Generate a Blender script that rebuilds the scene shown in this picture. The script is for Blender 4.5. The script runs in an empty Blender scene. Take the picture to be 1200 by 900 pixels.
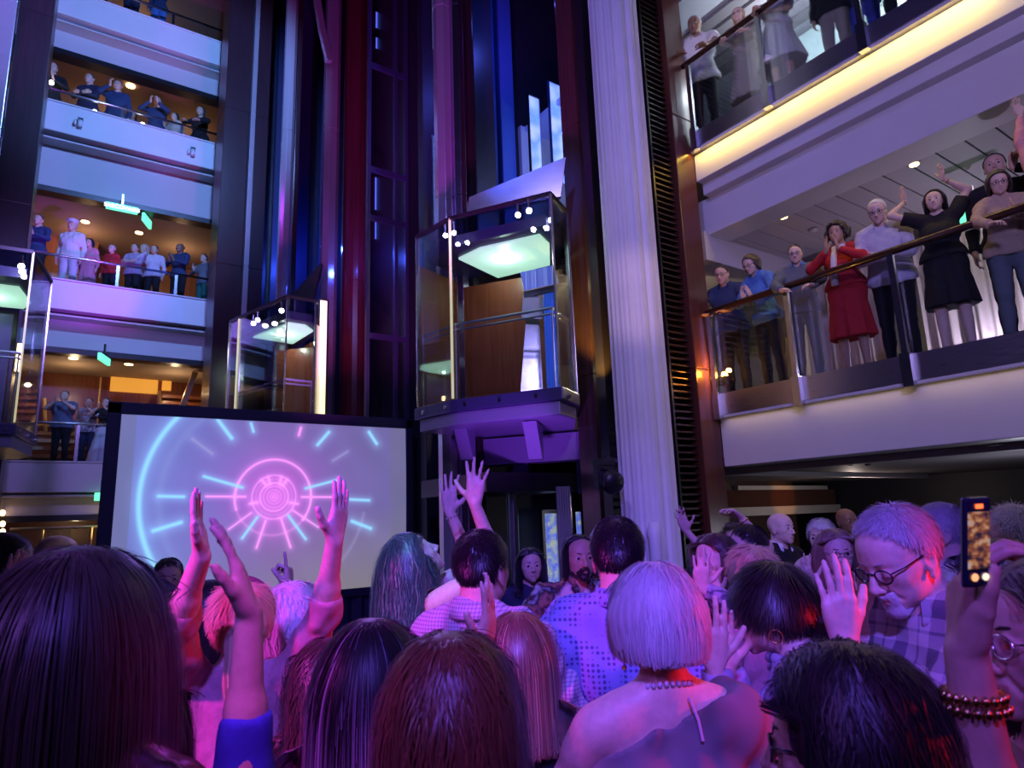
import bpy, math, random
import numpy as np
from mathutils import Vector, Matrix
SC = bpy.context.scene
COL = SC.collection
random.seed(7)
RNG = np.random.default_rng(11)
V = Vector

# ---------------------------------------------------------------- camera frame
FPX, PITCH, ROLL, YAW = 780.0, 0.20, -0.036, 0.612
CAM = np.array([0.0, 0.0, 1.8])
_cp, _sp, _cr, _sr, _sy, _cy = math.cos(PITCH), math.sin(PITCH), math.cos(ROLL), math.sin(ROLL), math.sin(YAW), math.cos(YAW)
_right = np.array([_cy, -_sy, 0]); _fh = np.array([_sy, _cy, 0]); _z = np.array([0, 0, 1.0])
CFW = _fh*_cp + _z*_sp; _up = -_fh*_sp + _z*_cp
CRI = _right*_cr + _up*_sr; CUP = -_right*_sr + _up*_cr
def ray(x, y): return CRI*(x-600)/FPX - CUP*(y-450)/FPX + CFW
def onX(x, y, c): d = ray(x, y); return CAM + d*(c-CAM[0])/d[0]
def onY(x, y, c): d = ray(x, y); return CAM + d*(c-CAM[1])/d[1]
def onZ(x, y, c): d = ray(x, y); return CAM + d*(c-CAM[2])/d[2]
def atD(x, y, D): return CAM + ray(x, y)*D

# ---------------------------------------------------------------- materials
_M = {}
def mat(name, col, rough=0.6, metal=0.0, emit=None, estr=1.0, alpha=None, sheen=0.0, coat=0.0, spec=None):
    if name in _M: return _M[name]
    m = bpy.data.materials.new(name); m.use_nodes = True
    b = m.node_tree.nodes['Principled BSDF']
    b.inputs['Base Color'].default_value = (*col, 1); b.inputs['Roughness'].default_value = rough
    b.inputs['Metallic'].default_value = metal
    if emit is not None:
        b.inputs['Emission Color'].default_value = (*emit, 1); b.inputs['Emission Strength'].default_value = estr
    if coat: b.inputs['Coat Weight'].default_value = coat
    if spec is not None: b.inputs['Specular IOR Level'].default_value = spec
    _M[name] = m
    return m
def nodes(m): return m.node_tree.nodes, m.node_tree.links, m.node_tree.nodes['Principled BSDF']
def ramp(N, stops):
    r = N.new('ShaderNodeValToRGB'); e = r.color_ramp.elements
    while len(e) < len(stops): e.new(0.5)
    for i, (p, c) in enumerate(stops): e[i].position = p; e[i].color = (*c, 1)
    return r
def wood(name, a, b_, scale=3.0, rough=0.3, axis='Z'):
    m = mat(name, a, rough); N, L, B = nodes(m)
    tc = N.new('ShaderNodeTexCoord'); mp = N.new('ShaderNodeMapping')
    s = {'Z': (14, 14, 0.7), 'X': (0.7, 14, 14), 'Y': (14, .7, 14)}[axis]
    mp.inputs['Scale'].default_value = s
    n = N.new('ShaderNodeTexNoise'); n.inputs['Scale'].default_value = scale; n.inputs['Detail'].default_value = 4
    r = ramp(N, [(0.3, a), (0.7, b_)])
    L.new(tc.outputs['Object'], mp.inputs['Vector']); L.new(mp.outputs[0], n.inputs['Vector']); L.new(n.outputs['Fac'], r.inputs[0]); L.new(r.outputs[0], B.inputs['Base Color'])
    return m
def steel(name, col=(0.55, 0.55, 0.6), rough=0.22, stretch=(2, 2, 60)):
    m = mat(name, col, rough, 1.0); N, L, B = nodes(m)
    tc = N.new('ShaderNodeTexCoord'); mp = N.new('ShaderNodeMapping'); mp.inputs['Scale'].default_value = stretch
    n = N.new('ShaderNodeTexNoise'); n.inputs['Scale'].default_value = 3; n.inputs['Detail'].default_value = 3
    mr = N.new('ShaderNodeMapRange'); mr.inputs['To Min'].default_value = rough*.7; mr.inputs['To Max'].default_value = rough*1.4
    L.new(tc.outputs['Object'], mp.inputs['Vector']); L.new(mp.outputs[0], n.inputs['Vector']); L.new(n.outputs['Fac'], mr.inputs['Value']); L.new(mr.outputs[0], B.inputs['Roughness'])
    bp = N.new('ShaderNodeBump'); bp.inputs['Strength'].default_value = 0.04
    n2 = N.new('ShaderNodeTexNoise'); n2.inputs['Scale'].default_value = 2.2
    L.new(tc.outputs['Object'], n2.inputs['Vector']); L.new(n2.outputs['Fac'], bp.inputs['Height']); L.new(bp.outputs[0], B.inputs['Normal'])
    return m
def glass(name, tint=(0.93, 0.97, 1.0), refl=0.10):
    if name in _M: return _M[name]
    m = bpy.data.materials.new(name); m.use_nodes = True; N, L = m.node_tree.nodes, m.node_tree.links
    N.remove(N['Principled BSDF']); out = N['Material Output']
    t = N.new('ShaderNodeBsdfTransparent'); t.inputs[0].default_value = (*tint, 1)
    g = N.new('ShaderNodeBsdfGlossy'); g.inputs['Roughness'].default_value = 0.02; g.inputs[0].default_value = (1, 1, 1, 1)
    mx = N.new('ShaderNodeMixShader'); fr = N.new('ShaderNodeLayerWeight'); fr.inputs[0].default_value = 0.35
    mr = N.new('ShaderNodeMapRange'); mr.inputs['To Min'].default_value = refl*0.5; mr.inputs['To Max'].default_value = 0.6
    L.new(fr.outputs['Fresnel'], mr.inputs['Value']); L.new(mr.outputs[0], mx.inputs[0]); L.new(t.outputs[0], mx.inputs[1]); L.new(g.outputs[0], mx.inputs[2]); L.new(mx.outputs[0], out.inputs[0])
    _M[name] = m
    return m
def noisy(m, amount=0.12, scale=8.0, bump=0.0):
    N, L, B = nodes(m); c = tuple(B.inputs['Base Color'].default_value)[:3]
    tc = N.new('ShaderNodeTexCoord'); n = N.new('ShaderNodeTexNoise'); n.inputs['Scale'].default_value = scale; n.inputs['Detail'].default_value = 5
    r = ramp(N, [(0.3, tuple(x*(1-amount) for x in c)), (0.7, tuple(min(1, x*(1+amount)) for x in c))])
    L.new(tc.outputs['Object'], n.inputs['Vector']); L.new(n.outputs['Fac'], r.inputs[0]); L.new(r.outputs[0], B.inputs['Base Color'])
    if bump:
        bp = N.new('ShaderNodeBump'); bp.inputs['Strength'].default_value = bump; L.new(n.outputs['Fac'], bp.inputs['Height']); L.new(bp.outputs[0], B.inputs['Normal'])
    return m

# ---------------------------------------------------------------- mesh helpers
class MB:
    def __init__(s): s.v = []; s.f = []; s.m = []
    def add(s, vs, fs, mi=0):
        o = len(s.v); s.v += [tuple(float(c) for c in p) for p in vs]; s.f += [tuple(i+o for i in f) for f in fs]; s.m += [mi]*len(fs); return s
    def box(s, x0, x1, y0, y1, z0, z1, mi=0):
        return s.add([(x0,y0,z0),(x1,y0,z0),(x1,y1,z0),(x0,y1,z0),(x0,y0,z1),(x1,y0,z1),(x1,y1,z1),(x0,y1,z1)],
                     [(0,3,2,1),(4,5,6,7),(0,1,5,4),(1,2,6,5),(2,3,7,6),(3,0,4,7)], mi)
    def hexa(s, b4, t4, mi=0):
        return s.add(list(b4)+list(t4), [(0,3,2,1),(4,5,6,7),(0,1,5,4),(1,2,6,5),(2,3,7,6),(3,0,4,7)], mi)
    def beam(s, a, b, w, h=None, mi=0, up=(0,0,1)):
        h = h or w; a = np.array(a, float); b = np.array(b, float); d = b-a; d /= np.linalg.norm(d)
        u = np.array(up, float)
        if abs(d@u) > .98: u = np.array([0, 1.0, 0])
        sx = np.cross(d, u); sx /= np.linalg.norm(sx); sz = np.cross(sx, d)
        q = [(-1,-1),(1,-1),(1,1),(-1,1)]
        return s.hexa([a+sx*w/2*i+sz*h/2*j for i, j in q], [b+sx*w/2*i+sz*h/2*j for i, j in q], mi)
    def tube(s, pts, r, n=8, mi=0, cap=True):
        pts = [np.array(p, float) for p in pts]; rs = r if hasattr(r, '__len__') else [r]*len(pts)
        rings = []; o = len(s.v); pu = None
        for i, p in enumerate(pts):
            d = (pts[min(i+1, len(pts)-1)]-pts[max(i-1, 0)]); d /= (np.linalg.norm(d)+1e-9)
            if pu is None:
                pu = np.array([0, 0, 1.0]) if abs(d[2]) < .9 else np.array([1.0, 0, 0])
            a = np.cross(d, pu); a /= np.linalg.norm(a); b = np.cross(a, d); pu = b
            for k in range(n):
                t = 2*math.pi*k/n; s.v.append(tuple(p+(a*math.cos(t)+b*math.sin(t))*rs[i]))
        for i in range(len(pts)-1):
            for k in range(n):
                s.f.append((o+i*n+k, o+i*n+(k+1) % n, o+(i+1)*n+(k+1) % n, o+(i+1)*n+k)); s.m.append(mi)
        if cap:
            s.f.append(tuple(o+k for k in range(n))[::-1]); s.m.append(mi)
            s.f.append(tuple(o+(len(pts)-1)*n+k for k in range(n))); s.m.append(mi)
        return s
    def prism(s, poly, z0, z1, mi=0):
        n = len(poly); vs = [(x, y, z0) for x, y in poly]+[(x, y, z1) for x, y in poly]
        return s.add(vs, [tuple(range(n))[::-1], tuple(range(n, 2*n))]+[(i, (i+1) % n, (i+1) % n+n, i+n) for i in range(n)], mi)
    def disc(s, c, nrm, r, h=0.01, n=16, mi=0):
        c = np.array(c, float); nrm = np.array(nrm, float); nrm /= np.linalg.norm(nrm)
        return s.tube([c, c+nrm*h], r, n, mi)
    def ball(s, c, r, n=10, mi=0, sc=(1, 1, 1)):
        vs = []; fs = []; m_ = n//2
        for i in range(m_+1):
            for k in range(n):
                a = math.pi*i/m_; t = 2*math.pi*k/n
                vs.append((c[0]+r*sc[0]*math.sin(a)*math.cos(t), c[1]+r*sc[1]*math.sin(a)*math.sin(t), c[2]+r*sc[2]*math.cos(a)))
        for i in range(m_):
            for k in range(n): fs.append((i*n+k, (i+1)*n+k, (i+1)*n+(k+1) % n, i*n+(k+1) % n))
        return s.add(vs, fs, mi)
    def build(s, name, mats, parent=None, smooth=False, loc=None, bevel=0):
        me = bpy.data.meshes.new(name); me.from_pydata(s.v, [], s.f); 
        for m in (mats if isinstance(mats, (list, tuple)) else [mats]): me.materials.append(m)
        if any(s.m): me.polygons.foreach_set('material_index', s.m)
        if smooth: me.shade_smooth()
        me.validate(); me.update()
        o = bpy.data.objects.new(name, me); COL.objects.link(o)
        if parent is not None: o.parent = parent; 
        if loc is not None: o.location = loc
        if bevel:
            b = o.modifiers.new('bevel', 'BEVEL'); b.width = bevel; b.segments = 2; b.limit_method = 'ANGLE'
        return o
def rebase(o, p):
    """put a world-built mesh object's origin at p without moving it"""
    o.data.transform(Matrix.Translation(-V(p))); o.location = p; return o
def tag(o, label=None, cat=None, group=None, kind=None):
    if label: o['label'] = label
    if cat: o['category'] = cat
    if group: o['group'] = group
    if kind: o['kind'] = kind
    return o
def struct(name, mb, m, **k): 
    o = mb.build(name, m, **k); o['kind'] = 'structure'; return o
def empty(name, label, cat, loc=(0, 0, 0), group=None):
    o = bpy.data.objects.new(name, None); COL.objects.link(o); o.empty_display_size = .1
    o.location = loc; return tag(o, label, cat, group)
def part(name, mb, m, root, label=None, **k):
    """mesh given in world coordinates, parented to a root at root.location"""
    o = mb.build(name, m, **k); o.data.transform(Matrix.Translation(-root.matrix_basis.translation)); o.parent = root
    if label: o['label'] = label
    return o
def text_mesh(name, body, size, m, parent=None, loc=(0,0,0), rot=(0,0,0), ext=0.003):
    c = bpy.data.curves.new(name, 'FONT'); c.body = body; c.size = size; c.extrude = ext; c.align_x = 'CENTER'; c.align_y = 'CENTER'
    t = bpy.data.objects.new('tmp', c); COL.objects.link(t)
    dg = bpy.context.evaluated_depsgraph_get(); me = bpy.data.meshes.new_from_object(t.evaluated_get(dg)); bpy.data.objects.remove(t)
    me.materials.clear(); me.materials.append(m)
    o = bpy.data.objects.new(name, me); COL.objects.link(o); o.parent = parent; o.location = loc; o.rotation_euler = rot
    return o
def light(kind, name, loc, col, power, size=0.3, target=None, spot=None, blend=0.6, size_y=None):
    d = bpy.data.lights.new(name, kind); d.color = col; d.energy = power
    if kind == 'AREA':
        d.size = size
        if size_y: d.shape = 'RECTANGLE'; d.size_y = size_y
    else: d.shadow_soft_size = size
    if kind == 'SPOT': d.spot_size = math.radians(spot); d.spot_blend = blend
    o = bpy.data.objects.new(name, d); COL.objects.link(o); o.location = loc
    if target is not None:
        o.rotation_euler = (V(target)-V(loc)).to_track_quat('-Z', 'Y').to_euler()
    return o
def fast_mesh(me, P, F4, tri=None):
    n = len(P); me.vertices.add(n); me.vertices.foreach_set('co', np.ascontiguousarray(P, dtype=np.float32).ravel())
    k = F4.shape[1]; me.loops.add(F4.size); me.loops.foreach_set('vertex_index', F4.astype(np.int32).ravel())
    me.polygons.add(len(F4)); me.polygons.foreach_set('loop_start', np.arange(0, F4.size, k, dtype=np.int32))
    me.update(calc_edges=True)
    me.shade_smooth()
# ================================================================ ARCHITECTURE
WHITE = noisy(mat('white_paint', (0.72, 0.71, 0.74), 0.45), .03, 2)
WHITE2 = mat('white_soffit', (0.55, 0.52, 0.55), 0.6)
BROWN = wood('red_brown_wood', (0.075, 0.024, 0.020), (0.12, 0.036, 0.026), 2.5, 0.28)
DKWOOD = wood('dark_wood', (0.020, 0.009, 0.014), (0.032, 0.013, 0.020), 2.5, 0.3)
PANELWOOD = wood('panel_wood', (0.30, 0.09, 0.03), (0.42, 0.14, 0.05), 2.5, 0.3)
DARK = mat('shaft_dark', (0.018, 0.018, 0.035), 0.4)
DKBLUE = mat('dark_blue_paint', (0.03, 0.03, 0.09), 0.4)
STEEL = steel('brushed_steel'); STEEL2 = steel('polished_steel', (0.62, 0.6, 0.68), 0.2, (1, 1, 8)); STEEL2.node_tree.nodes['Principled BSDF'].inputs['Metallic'].default_value = .7
GLASS = glass('clear_glass'); GLASSG = glass('balustrade_glass', (0.9, 0.93, 0.97), 0.05)
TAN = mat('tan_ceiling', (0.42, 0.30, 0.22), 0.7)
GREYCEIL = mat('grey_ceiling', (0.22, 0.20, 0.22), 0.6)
RAILWOOD = mat('rail_dark_wood', (0.05, 0.02, 0.018), 0.25, coat=.4)
CARPET = noisy(mat('dark_carpet', (0.05, 0.03, 0.06), 0.9), .4, 40)
BULB = mat('lamp_white', (1, 1, 1), 0.5, emit=(1.0, 0.93, 0.8), estr=18)
BULBW = mat('lamp_warm', (1, .8, .5), 0.5, emit=(1.0, 0.62, 0.25), estr=7)
BLACK = mat('black_metal', (0.012, 0.012, 0.016), 0.35)

struct('floor', MB().box(-9, 20, -7, 24, -0.1, 0), CARPET)
# ---------------- north side (left in the photo): stacked galleries at Y = 16
YN = 16.0
decksN = [  # floor z, fascia top, fascia bottom, second band top/bottom, opening head
    ('A', 3.15, 3.21, 2.63, 2.55, 2.2),
    ('B', 6.78, 6.98, 6.36, 6.25, 5.66),
    ('C', 10.35, 10.95, 10.28, 10.15, 9.2),
    ('D', 13.75, 13.75, 13.12, 13.0, 12.55)]
NX0, NX1 = -5.0, 3.6
k = 1
for nm, fl, ft, fb, bt, bb in decksN:
    # curved white fascia: slight return at its top and bottom lips
    struct('trim_%d' % k, MB().box(NX0, NX1, YN-.02, YN+.25, fb, ft).box(NX0, NX1, YN-.05, YN+.3, ft, ft+.035), WHITE, bevel=.012); k += 1
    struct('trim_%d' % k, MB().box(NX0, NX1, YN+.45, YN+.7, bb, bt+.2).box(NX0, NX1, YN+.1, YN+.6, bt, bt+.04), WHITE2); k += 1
    struct('trim_%d' % k, MB().box(NX0, NX1, YN+.42, YN+.75, bb-.12, bb), BLACK); k += 1
    struct('floor_%d' % k, MB().box(NX0, NX1, YN+.25, 21.5, fl-.12, fl), CARPET)
    k += 1
CE = [2.2, 5.66, 9.2, 12.6, 15.6]
for i, z in enumerate(CE):
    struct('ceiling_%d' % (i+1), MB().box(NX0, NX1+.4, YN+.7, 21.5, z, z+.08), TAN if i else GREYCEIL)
struct('wall_north', MB().box(NX0, NX1+.5, 21.3, 21.6, 0, 17), PANELWOOD)
# deep cove walls inside the galleries (photo: warm wood with lit orange bay)
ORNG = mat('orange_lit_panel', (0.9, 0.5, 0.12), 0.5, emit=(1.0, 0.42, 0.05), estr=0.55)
LITWOOD = wood('light_wood', (0.5, 0.2, 0.06), (0.65, 0.28, 0.1), 2, .35)
struct('wall_gallery', MB().box(-2.0, .6, 19.3, 19.6, 6.55, 9.2).box(.6, 3.9, 20.2, 20.4, 6.55, 9.2), LITWOOD)
struct('wall_stair', MB().box(-2.5, 3.8, 19.2, 19.4, 3.15, 5.66), wood('stair_wall_wood', (.16, .04, .02), (.24, .065, .03), 2, .3))
struct('wall_end', MB().box(3.9, 4.1, YN+.3, 21.5, 0, 17), TAN)
struct('wall_upper_gallery', MB().box(-4, 4, 19.6, 19.8, 10.45, 12.6).box(-4, 4, 19.6, 19.8, 13.3, 15.6), TAN)
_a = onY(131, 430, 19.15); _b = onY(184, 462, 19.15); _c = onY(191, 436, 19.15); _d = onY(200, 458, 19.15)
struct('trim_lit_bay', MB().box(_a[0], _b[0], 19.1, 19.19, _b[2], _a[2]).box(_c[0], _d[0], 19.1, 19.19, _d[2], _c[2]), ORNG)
# balustrades: glass + rail + posts, each gallery one thing
def balustradeN(x0, x1, base, zr, y, label, posts, grp='glass balustrades of the left galleries'):
    r = empty('balustrade', label, 'railing', (x0, y, base))
    part('glass_panel', MB().box(x0, x1, y, y+.015, base, zr+.02), GLASSG, r)
    part('handrail', MB().tube([(x0, y-.02, zr), (x1, y-.02, zr)], .028, 8), STEEL, r, smooth=True)
    for px in posts:
        part('post', MB().box(px-.03, px+.03, y-.03, y+.03, base, zr), STEEL, r)
    return r
balustradeN(-3, 3.1, 3.24, 4.02, 16.12, 'lowest glass railing above the screen on left wall', (-1.2, .45, 2.1))
balustradeN(-3, 3.1, 7.02, 7.55, 16.12, 'glass railing in front of purple lit gallery crowd', (-1.4, .9, 2.05))
balustradeN(-3, 3.1, 10.98, 11.3, 16.12, 'glass railing below the orange ceiling with dark onlookers', (-1.6, .72, 1.95))
balustradeN(-3, 3.1, 13.79, 14.2, 16.12, 'topmost glass railing at upper left corner', (-1.2, .2, 1.6))
# ceiling lamps in the galleries
def downlight(x, y, z, label, grp='round downlights in left galleries', r=.09, warm=True):
    o = MB().tube([(x, y, z), (x, y, z-.02)], r*1.25, 16, 1).tube([(x, y, z-.021), (x, y, z-.03)], r, 16, 0).build('ceiling_lamp', [BULBW if warm else BULB, STEEL])
    rebase(o, (x, y, z)); tag(o, label, 'ceiling light', grp); return o
for q, z in (((100, 259), 9.2), ((163, 272), 9.2)): 
    p = onZ(*q, z); downlight(p[0], min(p[1], 20.9), z, 'bright round downlight over the purple lit gallery crowd')
for q, z in (((86, 419), 5.66), ((151, 426), 5.66)):
    p = onZ(*q, z); downlight(p[0], min(p[1], 20.9), z, 'round downlight in ceiling over the lowest gallery stairs', 'round downlights of the lowest gallery')
p = onZ(153, 100, 12.6); tag(rebase(MB().tube([(p[0], p[1], 12.6), (p[0], p[1], 12.57)], .1, 14).build('ceiling_speaker', BULBW), (p[0], p[1], 12.6)), 'small round ceiling fitting above the arms-crossed onlookers', 'ceiling fitting')
# green illuminated signs
GRN = mat('green_lit', (0.2, .8, .5), .5, emit=(0.15, .9, 0.5), estr=1.3)
GRNW = mat('green_white', (1, 1, 1), .5, emit=(0.9, 1.0, 0.95), estr=3)
def sign(p, w, h, rz, label, body, sz):
    r = empty('exit_sign', label, 'sign', tuple(p)); r.rotation_euler = (0, 0, rz)
    MB().box(-w/2, w/2, -.03, .03, -h/2, h/2).build('sign_box', GRN, r, bevel=.01)
    MB().box(-.02, .02, -.02, .02, h/2, h/2+.25).build('hanger', STEEL, r)
    if body: text_mesh('lettering', body, sz, GRNW, r, (0, -.035, 0), (math.pi/2, 0, 0))
    return r
sign(onZ(143, 244, 8.93), .62, .16, 0, 'green illuminated sign with pale lettering above the gallery crowd', 'SABCOVAIRE', .12)
sign(onZ(172, 259, 8.93), .5, .2, 1.15, 'green glowing sign seen edge-on beside a bright downlight', None, .1)
sign(onZ(122, 421, 5.4), .6, .15, 1.2, 'green sign seen edge-on in the lowest gallery', None, .1)
sign(onY(118, 582, 15.8), .22, .16, 0, 'small green sign under the lowest fascia by the screen', None, .1)
# small lamps glowing on the balustrade edges
def edge_lamp(p, label, r=.05):
    o = MB().ball((0, 0, 0), r, 10).tube([(0, 0, -r*.6), (0, .0, -r*2.2)], r*.5, 8, 1).build('edge_lamp', [BULB, STEEL], smooth=True); o.location = tuple(p)
    tag(o, label, 'lamp')
edge_lamp(onY(60, 97, 16.3), 'small white lamp by the leftmost dark onlooker')
edge_lamp(onY(111, 131, 16.3), 'small lamp on the ledge between two dark onlookers')
edge_lamp(onY(167, 147, 16.3), 'brightest small lamp on the ledge of the orange lit gallery', .07)
# wall camera brackets on fascia C
for q, lb in (((94, 144), 'grey dome camera on the blue fascia, left one of two'), ((226, 178), 'grey dome camera on the blue fascia, right one of two')):
    p = onY(*q, 15.9); r = empty('fascia_camera', lb, 'camera', tuple(p))
    MB().box(-.05, .05, -.02, .12, .02, .12).build('bracket', STEEL, r)
    MB().tube([(0, 0, .05), (0, 0, -.1)], .05, 10).build('housing', WHITE, r, smooth=True)
    MB().tube([(-.09, 0, .03), (-.09, 0, -.07)], .03, 8).build('knob', WHITE, r, smooth=True)
# stairs in deck A and ground
def stairs(name, x0, x1, y0, z0, n, dy, dz, label, m1, m2):
    r = empty(name, label, 'stairs', (x0, y0, z0))
    mb = MB()
    for i in range(n): mb.box(x0, x1, y0+i*dy, y0+i*dy+dy*1.05, z0+i*dz+dz*.6, z0+i*dz+dz)
    part('tread', mb, m1, r)
    part('stringer', MB().beam((x0, y0, z0), (x0, y0+n*dy, z0+n*dz), .06, .3).beam((x1, y0, z0), (x1, y0+n*dy, z0+n*dz), .06, .3), m2, r)
    return r
GOLD = mat('lit_brass', (0.8, 0.6, 0.3), 0.3, .8)
TREAD = mat('stair_tread', (0.4, 0.24, 0.12), .5)
stairs('staircase', -1.7, 1.2, 17.5, 3.15, 5, .26, .2, 'staircase rising behind the three people with cameras', TREAD, GOLD)
stairs('staircase', 2.2, 3.8, 17.0, 3.15, 11, .18, .19, 'open staircase above top left corner of the screen', PANELWOOD, GOLD)
r = empty('stair_railing', 'pale handrail with posts in front of the brown panelled wall', 'railing', (-2, 18.9, 4))
part('handrail', MB().tube([(-2.4, 19.05, 4.35), (2.1, 19.05, 4.35)], .035, 8).tube([(2.3, 19.05, 4.3), (2.05, 19.05, 5.0)], .04).tube([(-.1, 19.0, 4.1), (-.2, 19.0, 5.0)], .04), GOLD, r)
for x in (-1.6, .9): part('post', MB().tube([(x, 19.0, 3.3), (x, 19.0, 5.6)], .02, 8), GOLD, r)
# diagonal brass stair beam
tag(rebase(MB().beam((2.35, 17.6, 4.0), (2.8, 17.6, 5.62), .16, .12).build('stair_beam', GOLD), (2.35, 17.6, 4)), 'slanted brass coloured beam left of the open staircase', 'beam')
# ground level bay under gallery A
struct('wall_ground_bay', MB().box(-4, 4, 18.6, 18.8, 0, 2.2), mat('maroon_wall', (0.10, 0.03, 0.03), .4))
r = empty('ground_railing', 'brass rail with posts under the lowest left gallery', 'railing', (.2, 16.4, 0))
part('handrail', MB().tube([(-.5, 16.4, 1.95), (1.25, 16.4, 1.95)], .03, 8), GOLD, r)
for x in (.02, .85): part('post', MB().tube([(x, 16.4, 0), (x+.0, 16.4, 1.95)], .03, 8), GOLD, r)
part('glass_panel', MB().box(.1, .5, 16.42, 16.43, .9, 1.93), GLASSG, r)
o = MB().tube([(1.13, 16.2, 1.75), (1.13, 16.2, 2.2)], .05, 10).build('wall_sconce', BULBW); tag(rebase(o, (1.13, 16.2, 1.75)), 'orange tube lamp under lowest fascia left of the screen', 'lamp')
for q in ((3, 601), (3, 614), (3, 623)):
    p = onY(*q, 16.3); o = MB().ball((0, 0, 0), .06, 8, 0, (.8, .8, 1)).tube([(0, 0, .04), (0, .15, .05)], .02, 6, 1).build('wall_sconce', [BULBW, STEEL]); o.location = tuple(p); tag(o, 'small orange lamp at left edge of the photo, below the lift', 'lamp', 'orange lamps at left edge')

# ---------------- tall pillars on the left
def pillar(name, x0, x1, y0, y1, z0, z1, m, n=None, seam=True):
    mb = MB(); z = z0; s = 3.6
    while z < z1-.01:
        zz = min(z+s, z1); mb.box(x0, x1, y0, y1, z, zz-.012); z = zz
    mb.box(x0+.01, x1-.01, y0+.01, y1-.01, z0, z1-.02)
    return struct(name, mb, m, bevel=.01)
pillar('column_left', -1.08, -.585, 12.9, 14.0, 0, 18, DKWOOD)
pillar('trim_steel_edge', -1.7, -1.10, 12.8, 13.1, 0, 18, STEEL2)
pillar('column_screen', 2.50, 3.00, 14.0, 14.8, 0, 19, DKWOOD)
pillar('trim_steel_strip', 3.02, 3.12, 13.9, 14.1, 0, 19, STEEL2)
pillar('column_slim', 3.14, 3.42, 14.0, 14.5, 0, 19, DKWOOD)
# half-octagonal steel columns
def octcol(name, cx, cy, r, z0, z1, m, n=8, rot=.39):
    mb = MB(); z = z0
    while z < z1-.01:
        zz = min(z+3.3, z1)
        mb.prism([(cx+r*math.cos(rot+2*math.pi*i/n), cy+r*math.sin(rot+2*math.pi*i/n)) for i in range(n)], z, zz-.012)
        z = zz
    mb.prism([(cx+(r-.01)*math.cos(rot+2*math.pi*i/n), cy+(r-.01)*math.sin(rot+2*math.pi*i/n)) for i in range(n)], z0, z1)
    o = struct(name, mb, m, bevel=.006); return o
octcol('column_steel_1', 3.55, 12.9, .13, 0, 19, STEEL2)
pillar('column_thin', 3.70, 3.80, 12.9, 13.2, 0, 19, DKWOOD)
octcol('column_steel_2', 4.3, 12.4, .17, 0, 19, STEEL2)
octcol('column_wood_round', 4.86, 12.35, .30, 0, 19, wood('magenta_wood', (0.07, 0.01, 0.02), (0.10, 0.016, 0.03), 2, .2), n=20)
tag(rebase(MB().beam((3.95, 12.1, 12.0), (4.12, 12.1, 11.3), .12, .12).beam((3.95, 12.1, 12.0), (3.7, 12.1, 13.4), .12, .12).build('steel_elbow_duct', STEEL2, smooth=False), (4.2, 12.3, 11.5)), 'angled polished steel pipe meeting the steel column near top', 'pipe')
# back wall of the shafts
struct('wall_shaft', MB().box(3.0, 16, 15.2, 15.4, 0, 19), DARK)
mbp = MB()
for i, x in enumerate(np.arange(3.3, 9.5, .55)): mbp.box(x, x+.28, 15.0, 15.2, 0, 19)
struct('trim_shaft_panels', mbp, DKBLUE)
# open steel lattice (lift guide frame)
def lattice(x0, x1, y, z0, z1, levels, label, xs=()):
    r = empty('lift_guide_frame', label, 'steel frame', (x0, y, z0))
    for x in (x0, x1)+tuple(xs): part('upright', MB().box(x-.03, x+.03, y-.04, y+.04, z0, z1), DKBLUE, r)
    for z in levels: part('crossbar', MB().box(x0, x1, y-.03, y+.03, z-.05, z+.05), DKBLUE, r)
    return r
lattice(4.35, 5.1, 10.5, 0, 17, (2.6, 5.0, 7.2, 8.15, 10.3, 12.5), 'dark steel guide frame between red column and central lift', (4.88,))
struct('wall_shaft_divider', MB().box(5.15, 5.45, 10.4, 14.8, 0, 19), DARK)
struct('wall_shaft_side', MB().box(5.6, 6.0, 8.8, 15, 0, 19), DARK)
BLUELIT = mat('blue_lit_panel', (0.1, 0.15, 0.6), .4, emit=(0.10, 0.16, 1.0), estr=.9)
def litbox(q0, q1, Yp, name, label, m, th=.05, grp=None):
    a = onY(q0[0], q0[1], Yp); b = onY(q1[0], q1[1], Yp)
    r = empty(name, label, 'light panel', (a[0], Yp, b[2]), grp)
    part('panel', MB().box(a[0], b[0], Yp, Yp+th, b[2], a[2]), m, r)
    part('panel_frame', MB().box(a[0]-.03, a[0], Yp-.02, Yp+th, b[2]-.03, a[2]+.03).box(b[0], b[0]+.03, Yp-.02, Yp+th, b[2]-.03, a[2]+.03).box(a[0], b[0], Yp-.02, Yp+th, a[2], a[2]+.03).box(a[0], b[0], Yp-.02, Yp+th, b[2]-.03, b[2]), STEEL, r)
    return r
litbox((440, 14), (447, 36), 12, 'blue_window', 'small blue lit opening high in the dark shaft, upper one', BLUELIT)
litbox((440, 44), (447, 60), 12, 'blue_window', 'small blue lit opening high in the dark shaft, lower one', BLUELIT)
litbox((439, 208), (447, 248), 12, 'blue_window', 'small blue lit opening at middle height behind the steel frame', BLUELIT)
litbox((439, 258), (447, 282), 12, 'blue_window', 'blue lit opening below the middle one behind the steel frame', BLUELIT)
litbox((505, -60), (511, 60), 9.6, 'light_strip', 'upright pale blue light strip at top, left of purple steel column', mat('blue_strip', (.3, .35, .9), .4, emit=(.2, .27, 1.0), estr=1.1))
litbox((506.5, 160), (512.5, 268), 9.6, 'light_strip', 'upright pale blue light strip beside the central lift roof', _M['blue_strip'])
# central steel/purple column
octcol('column_steel_3', 4.62, 8.18, .15, 0, 17, STEEL2)
octcol('column_steel_4', 4.80, 8.02, .12, 0, 17, steel('violet_steel', (0.75, .5, .8), .15, (1, 1, 8)))
pillar('column_edge', 4.92, 5.02, 7.9, 8.2, 0, 17, DKWOOD)
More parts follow.
